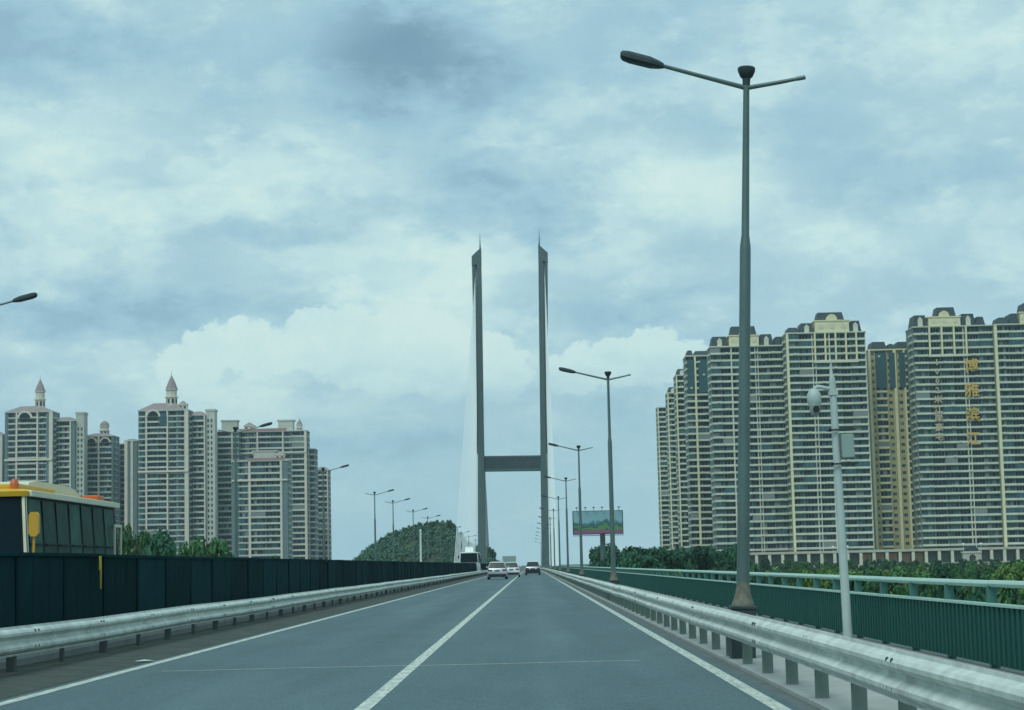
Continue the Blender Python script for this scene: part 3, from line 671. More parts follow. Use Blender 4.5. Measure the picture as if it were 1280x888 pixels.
hip(t, -w/2, w*.46, h+.55, 4.0); turret(t, w*.13, h+3.0, 6.2, 8.6, 8.4); arch_top(t, -w*.2, h-3.0, 4.0); obj('string_course', MB().box(-w/2, w/2, -1.5, -.5, h-33, h-32).mesh('string_course', 'pil_l'), t); pavilion(t, w*.38, h+.55, 4.4, 2.6)
arc = MB(); arc.prism([(-2, h-8), (2, h-8), (2, h-3)] + [(2*math.cos(a), h-3+2.2*math.sin(a)) for a in [R(18*i) for i in range(1, 10)]] + [(-2, h-3)], 'y', -1.1, -.4); obj('arched_window', arc.mesh('arched_window', 'glass_mid'), t)
t, w, h = tower('grey wing with square stair tower right beside the tall grey spire', 237.5, 257, 520, 1036, [('w', 2.5), ('b', 8), ('p', 1)], SL, side=1, fh=3.05); hip(t, -w/2, w/2, h+.55, 2)
obj('stair_tower', MB().box(w/2+.05, w/2+5, 1, 9, 0, h+2.5).box(w/2-.25, w/2+5.3, .7, 9.3, h+2.5, h+3.6).mesh('stair_tower', 'band_l'), t)
for k in range(2, int(h/3.05)):
    for q in (1.4, 3.2): obj('stair_window', win_mesh(.9, 1.7, k % 4, .8), t, (w/2+q, .99, k*3.05+.6))
t, w, h = tower('grey slab of stacked balconies behind the street lamp head', 271, 299, 540, 1060, [('q', 1), ('b', 9), ('p', 1), ('w', 4)], SL, side=1, fh=3.05)
obj('water_tank_house', MB().box(-w*.3, w*.4, 2, 9, h+.55, h+6).box(-w*.34, w*.44, 1.7, 9.3, h+6, h+6.7).mesh('water_tank_house', 'band_l'), t)
t, w, h = tower('broad grey tower with pink roof edge and corner pavilion', 300, 384, 540, 1065, [('w', 5), ('w', 5), ('p', .8), ('b', 7), ('b', 7), ('p', .8), ('w', 5), ('b', 7), ('p', 1.4)], SL, side=1, fh=3.05)
obj('roof_edge', MB().box(-w*.5, w*.2, -1.2, .5, h+.55, h+1.9).mesh('roof_edge', 'roof_pink'), t)
obj('water_tank_house', MB().box(w*.07, w*.29, 2, 9, h+.55, h+6).box(w*.05, w*.31, 1.7, 9.3, h+6, h+6.8).mesh('water_tank_house', 'band_l'), t); turret(t, w*.38, h+.5, 3.2, 3, 3.4); pavilion(t, -w*.36, h+.55, 5.5, 3.0); obj('string_course', MB().box(-w/2, w/2, -1.3, -.5, h-12, h-11.2).mesh('string_course', 'pil_l'), t)
t, w, h = tower('lower grey block with pink trimmed roof in front of the broad tower', 290, 360, 577, 975, [('q', 3), ('w', 5), ('p', 1), ('b', 7), ('b', 7), ('p', 1), ('q', 2.6)], SL, side=1, fh=3.05)
obj('roof_edge', MB().box(-w*.22, w*.45, -1.2, .5, h+.55, h+1.7).mesh('roof_edge', 'roof_pink'), t)
obj('water_tank_house', MB().box(-w*.12, w*.28, 2, 9, h+.55, h+5).box(-w*.15, w*.31, 1.7, 9.3, h+5, h+5.7).mesh('water_tank_house', 'band_l'), t)
pavilion(t, w*.36, h+.55, 4.5, 2.4); obj('string_course', MB().box(-w/2, w/2, -1.3, -.5, h-10, h-9.2).mesh('string_course', 'pil_l'), t)
t, w, h = tower('narrow grey stepped shoulder beside the broad pink edged tower', 385.5, 394, 562, 1072, [('p', 1), ('w', 4)], SL, side=1, fh=3.05)
t, w, h = tower('last grey block of the row, banded with balconies, next to open sky', 395, 410.5, 588, 1120, [('b', 8), ('p', .8)], SL, side=1, fh=3.05); hip(t, -w/2, w/2, h+.55, 1.6)

# ------------------------------------------------------------------ low podium and gate in front of the beige towers
mat('podium', (.50, .49, .40), .85, var=.2, scale=.3); mat('shop', (.66, .44, .32), .8, var=.3, scale=.5)
pc = at(1080, 700, 795)
pod = thing('podium_arcade', 'low pale arcade of columns at the foot of the beige towers', 'arcade', (pc.x, 795, GZ))
px_a, px_b = at(905, 700, 795).x-pc.x, at(1330, 700, 795).x-pc.x
obj('back_wall', MB().box(px_a, px_b, 6, 16, 0, 7.2).mesh('back_wall', 'wall_r'), pod)
obj('roof_slab', MB().box(px_a-.5, px_b+.5, -.4, 16.2, 7.2, 8.2).mesh('roof_slab', 'podium'), pod)
obj('plinth', MB().box(px_a-.5, px_b+.5, -.4, 16.2, 0, 2.4).mesh('plinth', 'podium'), pod)
clm = MB().box(-.6, .6, -.2, 1, 2.4, 7.2).mesh('column', 'pil_w')
nn = 26
for i in range(nn):
    x = px_a + (px_b-px_a)*(i+.5)/nn; obj('column', clm, pod, (x, 0, 0))
    if i < nn-1:
        mt = 'shop' if 10 <= i <= 14 else ('wall_r' if i % 3 else 'wall_l')
        x2 = px_a + (px_b-px_a)*(i+1)/nn; obj('shopfront', MB().box(-2.3, 2.3, 5.5, 5.9, 2.5, 6.6).mesh('shopfront', mt), pod, (x2, 0, 0))
g0 = at(1216, 700, 700)
gt = thing('gatehouse', 'small pale arched gatehouse among the shrubs before the lettered tower', 'gatehouse', (g0.x, 700, GZ))
gb = MB(); gb.box(-3, -1.2, 0, 4, 0, 6); gb.box(1.2, 3, 0, 4, 0, 6); gb.prism([(-1.2, 6), (-1.2, 4.2)] + [(-1.2*math.cos(a), 4.2+1.2*math.sin(a)) for a in [R(20*i) for i in range(1, 9)]] + [(1.2, 4.2), (1.2, 6)], 'y', 0, 4); obj('wall', gb.mesh('wall', 'podium'), gt)
obj('cornice', MB().box(-3.3, 3.3, -.3, 4.3, 6, 6.5).mesh('cornice', 'pil_w'), gt)
obj('roof', MB().prism([(2.4*math.cos(a), 6.5+2.0*math.sin(a)) for a in [math.pi*i/10 for i in range(11)]], 'y', .2, 3.8).mesh('roof', 'roof_dark'), gt)
glm = MB().lathe([(.12, 0), (.08, 4), (.07, 8.5)], 8).mesh('pole', 'white_paint'); mat('globe', (.85, .88, .85), .3)
gbm = MB().lathe([(.08, 8.5), (.35, 8.6), (.5, 8.95), (.45, 9.3), (.1, 9.5)], 10).mesh('globe', 'globe', smooth=True)
for px in (1042, 1060, 1205, 1227):
    p = at(px, 700, 690); g = thing('globe_lamp', 'slim white lamp with round globe in front of the arcade', 'lamp', (p.x, 690, GZ), 0, 'globe lamps before the arcade'); obj('pole', glm, g); obj('globe', gbm, g)

# ------------------------------------------------------------------ billboard
bp = at(754, 690, 310); bl, br_ = at(716, 653, 310).x, at(779, 653, 310).x; bz0, bz1 = at(747, 668, 310).z-GZ, at(747, 638.5, 310).z-GZ
bb = thing('billboard', 'large billboard on one grey post printed with green hills and pink strip', 'billboard', (bp.x, 310, GZ))
def print_mat():
    mt = bpy.data.materials.new('poster'); mt.use_nodes = True; nt = mt.node_tree; N = nt.nodes.new; L = nt.links.new; b = nt.nodes['Principled BSDF']
    tc = N('ShaderNodeTexCoord'); n = N('ShaderNodeTexNoise'); n.inputs['Scale'].default_value = .55; n.inputs['Detail'].default_value = 6; L(tc.outputs['Object'], n.inputs['Vector'])
    sp = N('ShaderNodeSeparateXYZ'); L(tc.outputs['Generated'], sp.inputs[0])
    a = N('ShaderNodeMath'); a.operation = 'MULTIPLY_ADD'; L(n.outputs[0], a.inputs[0]); a.inputs[1].default_value = .9; L(sp.outputs[2], a.inputs[2])
    cr = N('ShaderNodeValToRGB'); L(a.outputs[0], cr.inputs[0]); e = cr.color_ramp.elements
    e[0].position = .0; e[0].color = (.10, .16, .10, 1); e[1].position = 1.0; e[1].color = (.22, .40, .44, 1)
    for p, c in [(.55, (.03, .09, .05, 1)), (.72, (.12, .26, .10, 1)), (.82, (.03, .10, .08, 1)), (.95, (.06, .22, .26, 1))]: k = e.new(p); k.color = c
    st = N('ShaderNodeMath'); st.operation = 'LESS_THAN'; L(sp.outputs[2], st.inputs[0]); st.inputs[1].default_value = .16
    mx = N('ShaderNodeMix'); mx.data_type = 'RGBA'; L(st.outputs[0], mx.inputs[0]); L(cr.outputs[0], mx.inputs[6]); mx.inputs[7].default_value = (.22, .10, .18, 1)
    L(mx.outputs[2], b.inputs['Base Color']); b.inputs['Roughness'].default_value = .5; MATS['poster'] = mt
print_mat()
hw = (br_-bl)/2; cx_ = (bl+br_)/2-bp.x
obj('box', MB().box(cx_-hw, cx_+hw, .0, 1.6, bz0, bz1).mesh('box', 'lamp_dark'), bb)
obj('poster', MB().box(cx_-hw+.12, cx_+hw-.12, -.12, -.01, bz0+.1, bz1-.1).mesh('poster', 'poster'), bb)
obj('post', MB().lathe([(.45, 0), (.42, bz0)], 12, (0, .8)).mesh('post', 'lamp_steel', smooth=True), bb)
cw = MB(); cw.box(cx_-hw, cx_+hw, -.9, -.1, bz0-.25, bz0-.15); obj('catwalk', cw.mesh('catwalk', 'lamp_steel'), bb)
for i in range(6):
    x = cx_-hw+ (i+.5)*hw/3; lm = MB(); lm.tube([(x, -.1, bz1), (x, -.9, bz1+.5)], .04, 5); lm.box(x-.2, x+.2, -1.1, -.8, bz1+.42, bz1+.56); obj('spotlight', lm.mesh('spotlight', 'lamp_dark'), bb)

# ------------------------------------------------------------------ trees and shrubs
def crown_mesh(name, seed, mt, n=2600, ls=.068, lobes=16, flat=1.0):
    rnd = random.Random(seed); mb = MB(); cs = []
    for i in range(lobes):
        a = rnd.random()*6.283; rr = rnd.random()**.6*.62; z = rnd.uniform(.12, .86)
        rr *= (1.0 - .55*abs(z-.42)/.5) * 1.15
        cs.append((rr*math.cos(a), rr*math.sin(a), z, rnd.uniform(.17, .30)))
    for i in range(n):
        c = cs[rnd.randrange(lobes)]
        v = Vector((rnd.gauss(0, 1), rnd.gauss(0, 1), rnd.gauss(0, 1))).normalized()*c[3]*rnd.random()**.35
        p = Vector((c[0]+v.x, c[1]+v.y, c[2]+v.z*.75*flat))
        nrm = (v.normalized() + Vector((rnd.uniform(-.8, .8), rnd.uniform(-.8, .8), rnd.uniform(-.3, .9)))).normalized()
        a = nrm.orthogonal().normalized(); a = Matrix.Rotation(rnd.random()*6.28, 3, nrm) @ a; b = nrm.cross(a); s = ls*rnd.uniform(.5, 1.2)
        mb.add([p+a*s, p+b*s*.55, p-a*s, p-b*s*.55], [(0, 1, 2, 3)])
    me = bpy.data.meshes.new(name); me.from_pydata(mb.v, [], mb.f); me.materials.append(MATS[mt]); return me
CR = {mt: [crown_mesh('crown', 10*i+len(mt), mt) for i in range(4)] for mt in ('leaf_dark', 'leaf_mid', 'leaf_bright')}
TRK = []
for s_ in range(3):
    rnd = random.Random(s_+50); b = MB(); b.tube([(0, 0, -.1), (.02, 0, .3), (.0, .03, .62)], [.035, .026, .012], 7)
    for i in range(4):
        a = i*1.6+s_; z = .28+.08*i; b.tube([(0, 0, z), (.12*math.cos(a), .12*math.sin(a), z+.14), (.26*math.cos(a), .26*math.sin(a), z+.3)], [.016, .011, .004], 5)
    TRK.append(b.mesh('trunk', 'bark'))
TK = [0]
def tree(x, y, h, wd, mt, label, group, name='tree', cat='tree', base=GZ, low=.22):
    TK[0] += 1; k = TK[0]
    if x > 0: x = max(x, 9.5 + wd)
    t = thing(name, label, cat, (x, y, base), hsh(k)*6.28, group)
    obj('trunk', TRK[k % 3], t, (0, 0, 0), 0, (h*.9, h*.9, h))
    c = obj('crown', CR[mt][k % 4], t, (0, 0, h*low-h*.08), 0, (wd, wd, h*(1.06-low)))
    return t
rnd = random.Random(99)
# dark belt behind the railing, towards the billboard and the towers
GRB = 'trees in the dark belt beyond the railing'
for i in range(46):
    px = 688 + i*5.2 + rnd.uniform(-3, 3); d = rnd.uniform(250, 420)
    top = 684 + (8 if px < 700 else 0) - (4 if 700 < px < 730 else 0) + rnd.uniform(-3, 6) - (3 if px > 800 else 0) + (6 if 735 < px < 765 else 0)
    p = at(px, top, d); tree(p.x, d, p.z-GZ, rnd.uniform(3.6, 5.2), 'leaf_dark', ('dark leafy tree in the belt, below the billboard' if px < 790 else 'dark leafy tree in the belt, at the foot of the stepped tower row'), GRB)
for i in range(40):
    px = 903 + i*9.8 + rnd.uniform(-4, 4); d = rnd.uniform(520, 640); p = at(px, rnd.uniform(697, 704) + (3 if 1080 < px < 1160 else 0), d)
    tree(p.x, d, p.z-GZ, rnd.uniform(2.4, 3.6), rnd.choice(['leaf_mid', 'leaf_dark', 'leaf_mid']), 'small round tree planted before the pale arcade', 'small trees before the arcade')
for i in range(14):
    px = 1085 + i*8 + rnd.uniform(-3, 3) if i < 9 else 1165+rnd.uniform(0, 115); d = rnd.uniform(540, 640); p = at(px, rnd.uniform(697, 703), d)
    tree(p.x, d, p.z-GZ, rnd.uniform(1.7, 2.6), 'leaf_dark', 'small dark upright tree before the orange shopfronts', 'dark trees before the shopfronts', low=.3)
# shrubs on the bank
for i in range(110):
    px = 925 + rnd.random()*400; d = rnd.uniform(180, 420); p = at(px, rnd.uniform(705, 719) - (4 if px > 1150 else 0), d)
    h = max(1.2, p.z-GZ); lm_ = rnd.choice(['leaf_mid', 'leaf_mid', 'leaf_bright', 'leaf_dark']); tree(p.x, d, h, rnd.uniform(1.8, 3.4), lm_, {'leaf_mid': 'mid green', 'leaf_bright': 'yellowish green', 'leaf_dark': 'dark green'}[lm_]+' bushy shrub on the bank below the towers', 'shrubs on the bank', 'shrub', 'shrub', low=.08)
for px, py in ((842, 706), (1012, 712)):
    p = at(px, py, 150); tree(p.x, 150, p.z-GZ, 1.5, 'leaf_bright', 'bright yellow green shrub showing just over the railing', 'bright shrubs over the railing', 'shrub', 'shrub')
LQ = ['leaf_mid', 'leaf_dark']
for i in range(26):
    px = 905+i*15+rnd.uniform(-6, 6); d = rnd.uniform(40, 75); p = at(px, rnd.uniform(719, 730)+(px-905)*.025, d)
    tree(p.x, d, p.z-GZ, rnd.uniform(1.0, 1.8), LQ[i % 2], ('mid' if i % 2 == 0 else 'dark')+' green leafy shrub close behind the green railing', 'shrubs close behind the railing', 'shrub', 'shrub', low=.15)
# continuous undergrowth on the bank
ug = MB(); rnd2 = random.Random(12)
for c in range(420):
    px = rnd2.uniform(900, 1330); d = rnd2.uniform(210, 480); ctr = Vector((max(14, at(px, 700, d).x), d, GZ)); rr = rnd2.uniform(1.0, 2.2)
    for i in range(34):
        v = Vector((rnd2.gauss(0, 1), rnd2.gauss(0, 1), abs(rnd2.gauss(0, 1)))).normalized()*rr*rnd2.random()**.3
        p = ctr+v; nrm = (v.normalized()+Vector((rnd2.uniform(-.7, .7), rnd2.uniform(-.7, .7), rnd2.uniform(-.2, .8)))).normalized(); a = nrm.orthogonal().normalized(); b = nrm.cross(a); q_ = rnd2.uniform(.15, .4)
        ug.add([p+a*q_, p+b*q_*.6, p-a*q_, p-b*q_*.6], [(0, 1, 2, 3)])
me = bpy.data.meshes.new('bank_undergrowth'); me.from_pydata(ug.v, [], ug.f); me.materials.append(MATS['leaf_mid'])
uo = struct(obj('bank_undergrowth', me), 'stuff'); uo['label'] = 'dense low green undergrowth on the bank beyond the railing'
# left roadside trees in front of the grey towers
for px, py, d, wd in [(165, 652, 215, 3.4), (178, 660, 225, 3.2), (195, 658, 210, 3.6), (212, 668, 230, 3.4), (228, 676, 220, 3.2), (246, 672, 225, 3.4), (262, 666, 215, 3.6), (278, 676, 225, 3), (292, 684, 230, 3), (345, 688, 240, 3), (18, 672, 235, 4), (60, 668, 235, 4), (105, 664, 240, 4)]:
    p = at(px, py, d); tree(p.x, d, p.z-GZ, wd, rnd.choice(['leaf_mid', 'leaf_dark', 'leaf_mid']), 'leafy roadside tree below the grey spired towers', 'roadside trees below the grey towers')
# wooded hill
HD = 860
prof = [(440, 706), (452, 692), (470, 678), (490, 665), (510, 658), (530, 653), (548, 651), (560, 653), (568, 660), (585, 676), (605, 685), (620, 699), (632, 706)]
hm = MB(); rows = []
for j in range(13):
    a = math.pi*j/12; fy = -math.cos(a); fz = math.sin(a)
    rows.append([(at(x, 700, HD).x, HD + 42*fy, GZ + max(0, at(x, y, HD).z - 3.0 - GZ)*fz - .5) for x, y in prof])
n = len(prof); hm.add([p for r_ in rows for p in r_], [(j*n+i, j*n+i+1, (j+1)*n+i+1, (j+1)*n+i) for j in range(12) for i in range(n-1)])
hill = struct(obj('hill', hm.mesh('hill', 'ground', smooth=True)))
lf = MB(); rnd = random.Random(3)
def hill_z(px, fy):
    for i in range(n-1):
        if prof[i][0] <= px <= prof[i+1][0]:
            f_ = (px-prof[i][0])/(prof[i+1][0]-prof[i][0]); yv = prof[i][1]*(1-f_)+prof[i+1][1]*f_
            return GZ + max(0, at(px, yv, HD).z-3.0-GZ)*math.sqrt(max(0, 1-fy*fy))
    return GZ
for c in range(760):
    px = rnd.uniform(443, 636); fy = -rnd.random()**.8*.98 if rnd.random() < .8 else rnd.random()*.5
    zc = hill_z(px, fy); ctr = Vector((at(px, 700, HD).x, HD+42*fy, zc)); rr = rnd.uniform(1.6, 3.0)
    for i in range(48):
        v = Vector((rnd.gauss(0, 1), rnd.gauss(0, 1), abs(rnd.gauss(0, 1)))).normalized()*rr*rnd.random()**.3; v.z *= 1.15
        p = ctr+v; nrm = (v.normalized()+Vector((rnd.uniform(-.7, .7), rnd.uniform(-.7, .7), rnd.uniform(-.2, .8)))).normalized(); a = nrm.orthogonal().normalized(); b = nrm.cross(a); s = rnd.uniform(.3, .7)
        lf.add([p+a*s, p+b*s*.6, p-a*s, p-b*s*.6], [(0, 1, 2, 3)])
me = bpy.data.meshes.new('hill_wood'); me.from_pydata(lf.v, [], lf.f); me.materials.append(MATS['leaf_hill_hazed'])
hw_ = struct(obj('hill_wood', me), 'stuff'); hw_['label'] = 'dense green wood covering the distant hill behind the lamps'
for px, py, d in [(553, 649, 850), (561, 648, 846), (566, 651, 850), (540, 653, 848), (614, 681, 850)] + [(x_, y_ - 1.5 - 2*hsh(x_), 848) for x_, y_ in ((466, 681), (478, 673), (487, 667), (497, 662), (505, 660), (516, 656), (525, 654), (533, 652), (545, 651), (574, 667), (607, 685), (616, 694))]:
    p = at(px, py, d); zb = hill_z(px, (d-HD)/42); tree(p.x, d, max(4, p.z-zb), 2.2+hsh(px)*1.2, 'leaf_dark' if hsh(px, 3) > .5 else 'leaf_mid', 'tree standing out on the crest of the wooded hill', 'crest trees on the hill', base=zb-.3)
# white utility mast before the hill
p = at(526, 690, 300)
um = thing('utility_mast', 'short plain white mast without arms in front of the hill', 'mast', (p.x, 300, GZ)); zt_ = at(526, 664, 300).z-GZ
obj('pole', MB().lathe([(.2, 0), (.14, zt_)], 10).mesh('pole', 'white_paint', smooth=True), um); obj('cap', MB().lathe([(.2, zt_), (.2, zt_+.1), (.05, zt_+.25)], 10).mesh('cap', 'white_paint'), um)

# ------------------------------------------------------------------ vehicles
mat('bus_yellow', (.70, .42, .03), .4, var=.1, scale=3); mat('bus_cream', (.72, .70, .52), .4, var=.1, scale=2)
mat('bus_white', (.72, .76, .74), .4); mat('bus_glass', (.016, .085, .070), .3, spec=.03, var=.6, scale=2.2); mat('bus_glass2', (.035, .14, .112), .3, spec=.03, var=.6, scale=2.2); mat('bus_screen', (.004, .016, .024), .2, spec=.12)
mat('bus_pillar', (.004, .020, .022), .5, spec=.15); mat('orange', (.55, .12, .03), .4); mat('amber', (.55, .30, .03), .45)
mat('silver', (.50, .54, .55), .3, .5); mat('white_car', (.66, .70, .70), .3); mat('dark_car', (.02, .026, .03), .3, .3); mat('tail_red', (.16, .02, .025), .3)
mat('car_glass', (.012, .022, .026), .1, spec=.7); mat('plate', (.05, .10, .18), .5); mat('chrome', (.6, .62, .62), .3, .9); mat('seat', (.10, .14, .15), .9)

WHEEL = MB(); WHEEL.tube([(-.11, 0, 0), (-.09, 0, 0), (.09, 0, 0), (.11, 0, 0)], [.88, 1.0, 1.0, .88], 20); WHEEL = WHEEL.mesh('tyre', 'rubber', smooth=True)
RIM = MB(); RIM.tube([(.095, 0, 0), (.118, 0, 0)], [.62, .56], 12); RIM = RIM.mesh('rim', 'chrome')
def wheel(root, x, y, r, wid, out):
    w = obj('wheel', WHEEL, root, (x, y, r), 0, (wid/.22, r, r)); rm = obj('rim', RIM, w)
    if out < 0: rm.rotation_euler = (0, 0, math.pi)
def bus(label, x_near, y_front, w, L, zg, zroof, body, roofm, npan, face_x, name='minibus', details=True, pod=.24):
    """front at y_front facing the camera (-Y); local x in -w/2..w/2; z ground 0"""
    t = thing(name, label, 'bus', (x_near - face_x*w/2, y_front, rz_(y_front)+.01))
    hw = w/2; zb, zw0, zw1 = .38, zg, zroof-.14
    def ring(y, ins, z0, z1, top):       # rounded rectangle section
        return [(-hw+ins, y, z0), (hw-ins, y, z0), (hw-ins*.5, y, z0+.25), (hw-ins*.6, y, (z0+z1)/2), (hw-ins-.06, y, z1-top), (hw-ins-.26, y, z1), (-hw+ins+.26, y, z1), (-hw+ins+.06, y, z1-top), (-hw+ins*.6, y, (z0+z1)/2), (-hw+ins*.5, y, z0+.25)]
    b = MB(); b.loft([ring(.02, .12, zb+.05, zw0-.02, .03), ring(.18, .02, zb, zw0, .03), ring(L-.15, .02, zb, zw0, .03), ring(L, .1, zb+.05, zw0-.02, .03)])
    obj('body', b.mesh('body', body, smooth=True), t)
    b = MB()      # glazed storey
    b.loft([[(-hw+.05+k, .10+k*.5, zw0), (hw-.05-k, .10+k*.5, zw0), (hw-.05-k, L-.08, zw0), (-hw+.05+k, L-.08, zw0)] if False else
            [(-hw+.04+k, .06+k*1.6, z), (hw-.04-k, .06+k*1.6, z), (hw-.04-k, L-.06-k, z), (-hw+.04+k, L-.06-k, z)] for k, z in ((0, zw0), (.10, zw1))])
    obj('window_storey', b.mesh('window_storey', 'bus_pillar'), t)
    b = MB(); b.loft([[(-hw+i, y0, z), (-hw+i+.15, y0-.1, z), (hw-i-.15, y0-.1, z), (hw-i, y0, z), (hw-i, y1, z), (hw-i-.15, y1+.05, z), (-hw+i+.15, y1+.05, z), (-hw+i, y1, z)] for i, y0, y1, z in
                      ((.10, .22, L-.12, zw1), (.09, .20, L-.10, zw1+.09), (.14, .26, L-.16, zw1+.13), (.5, .55, L-.5, zroof+.03))])
    obj('roof', b.mesh('roof', roofm, smooth=True), t)
    for sx in (-1, 1):
        for i in range(npan):
            y0 = .30 + i*(L-.62)/npan; y1 = y0 + (L-.62)/npan - .18
            off = lambda k: sx*(hw-.04-k+.012)
            b = MB(); b.add([(off(.012), y0, zw0+.06), (off(.012), y1, zw0+.06), (off(.088), y1, zw1-.05), (off(.088), y0, zw1-.05)], [(0, 1, 2, 3)])
            pn = obj('side_window', b.mesh('side_window', 'bus_glass' if i % 3 else 'bus_glass2'), t)
            if details:
                b = MB(); b.box(sx*(hw-.03)-.01, sx*(hw-.03)+.01, y0+.02, y1-.02, zw0+.42, zw0+.45); obj('window_rail', b.mesh('window_rail', 'bus_pillar'), pn)
    b = MB(); b.add([(-hw+.16, .045, zw0+.02), (hw-.16, .045, zw0+.02), (hw-.24, .205, zw1-.04), (-hw+.24, .205, zw1-.04)], [(0, 1, 2, 3)]); obj('windscreen', b.mesh('windscreen', 'bus_screen'), t)
    for sx in (-1, 1):
        b = MB(); b.loft([[(sx*(hw-.05-k), .05+k*1.6, z), (sx*(hw-.10-k), .04+k*1.6, z), (sx*(hw-.09-k), .10+k*1.6, z), (sx*(hw-.03-k), .12+k*1.6, z)] for k, z in ((0, zw0), (.10, zw1))]); obj('corner_pillar', b.mesh('corner_pillar', 'bus_cream' if body == 'bus_yellow' else roofm), t)
    b = MB(); b.box(-hw+.1, hw-.1, .02, .1, zw0-.10, zw0); obj('cowl', b.mesh('cowl', body), t)
    for sx in (-1, 1):
        b = MB(); b.box(sx*(hw-.42)-.18, sx*(hw-.42)+.18, -.03, .1, .72, .92); obj('headlight', b.mesh('headlight', 'glass_pale', bevel=.02), t)
        b = MB(); b.loft([[(sx*(hw+.10)-.09*k, -.12, z), (sx*(hw+.10)+.09*k, -.12, z), (sx*(hw+.10)+.09*k, .0, z), (sx*(hw+.10)-.09*k, .0, z)] for k, z in ((.5, zw0+.56), (1, zw0+.62), (1, zw0+.94), (.6, zw0+1.0))])
        b.tube([(sx*(hw-.05), .1, zw0-.05), (sx*(hw+.08), -.04, zw0+.05), (sx*(hw+.10), -.06, zw0+.58)], .025, 6)
        obj('mirror', b.mesh('mirror', 'amber' if body == 'bus_yellow' else 'black', smooth=False), t)
        for y in (1.2, L-1.9): wheel(t, sx*(hw-.13), y, .40, .26, sx)
    b = MB(); b.box(-hw+.05, hw-.05, -.05, .12, .34, .58); obj('bumper', b.mesh('bumper', body, bevel=.02), t)
    b = MB(); b.box(-.24, .24, -.06, -.05, .42, .54); obj('number_plate', b.mesh('number_plate', 'plate'), t)
    b = MB(); b.loft([[(-.55, y0, z), (.55, y0, z), (.55, y1, z), (-.55, y1, z)] for y0, y1, z in ((L*.22, L*.78, zroof+.02), (L*.25, L*.72, zroof+pod*.8), (L*.32, L*.62, zroof+pod))])
    obj('air_unit', b.mesh('air_unit', 'bus_white' if body != 'bus_yellow' else 'bus_cream', smooth=True), t)
    return t, hw, zw0, zw1
bf = at(37, 650, 34.6)
bt, hw, zw0, zw1 = bus('yellow minibus with cream roof and dark side windows beyond the screen fence', bf.x, 34.6, 2.15, 7.9, 1.42, 2.86, 'bus_yellow', 'bus_yellow', 7, 1)
for sx in (-1, 1): obj('roof_edge', MB().box(sx*(hw-.10)-.05, sx*(hw-.10)+.065, .3, 7.8, 2.715, 2.83).mesh('roof_edge', 'bus_cream', bevel=.015), bt)
obj('roof_band', MB().box(-.8, .8, .3, 3.0, 2.86, 2.96).mesh('roof_band', 'bus_yellow', bevel=.03), bt)
obj('beacon', MB().lathe([(.085, 2.84), (.085, 2.94), (.07, 3.0), (.04, 3.04)], 10, (hw-.36, .3)).mesh('beacon', 'orange', smooth=True), bt)
obj('rear_marker', MB().box(hw-.6, hw-.25, 6.6, 7.2, 2.87, 2.97).mesh('rear_marker', 'orange', bevel=.02), bt)
rd = MB(); rd.box(hw-.02, hw+.012, 7.1, 7.16, 1.0, 2.35); rd.box(hw-.02, hw+.012, 7.72, 7.78, 1.0, 2.35); rd.box(hw-.02, hw+.012, 7.16, 7.72, 2.29, 2.35); obj('rear_door_frame', rd.mesh('rear_door_frame', 'bus_cream'), bt)
for i in range(3):
    b = MB(); b.box(-.28, .28, 0, .12, 0, .55); b.box(-.26, .26, -.02, .1, .55, .72); sm = b.mesh('seat', 'seat', bevel=.03) if i == 0 else sm
    obj('seat', sm, bt, (-.6+.6*i, 1.2, 1.0))
cb = at(598, 690, 262)
bus('white coach with domed roof unit coming along the opposite road before the pylon', cb.x, 262, 2.6, 10.5, 1.75, 3.15, 'bus_white', 'bus_white', 7, 1, 'coach', False, .75)
bus('dark bus following the white coach along the opposite road', cb.x-.3, 282, 2.5, 10.0, 1.3, 3.0, 'dark_car', 'silver', 6, 1, 'coach', False)

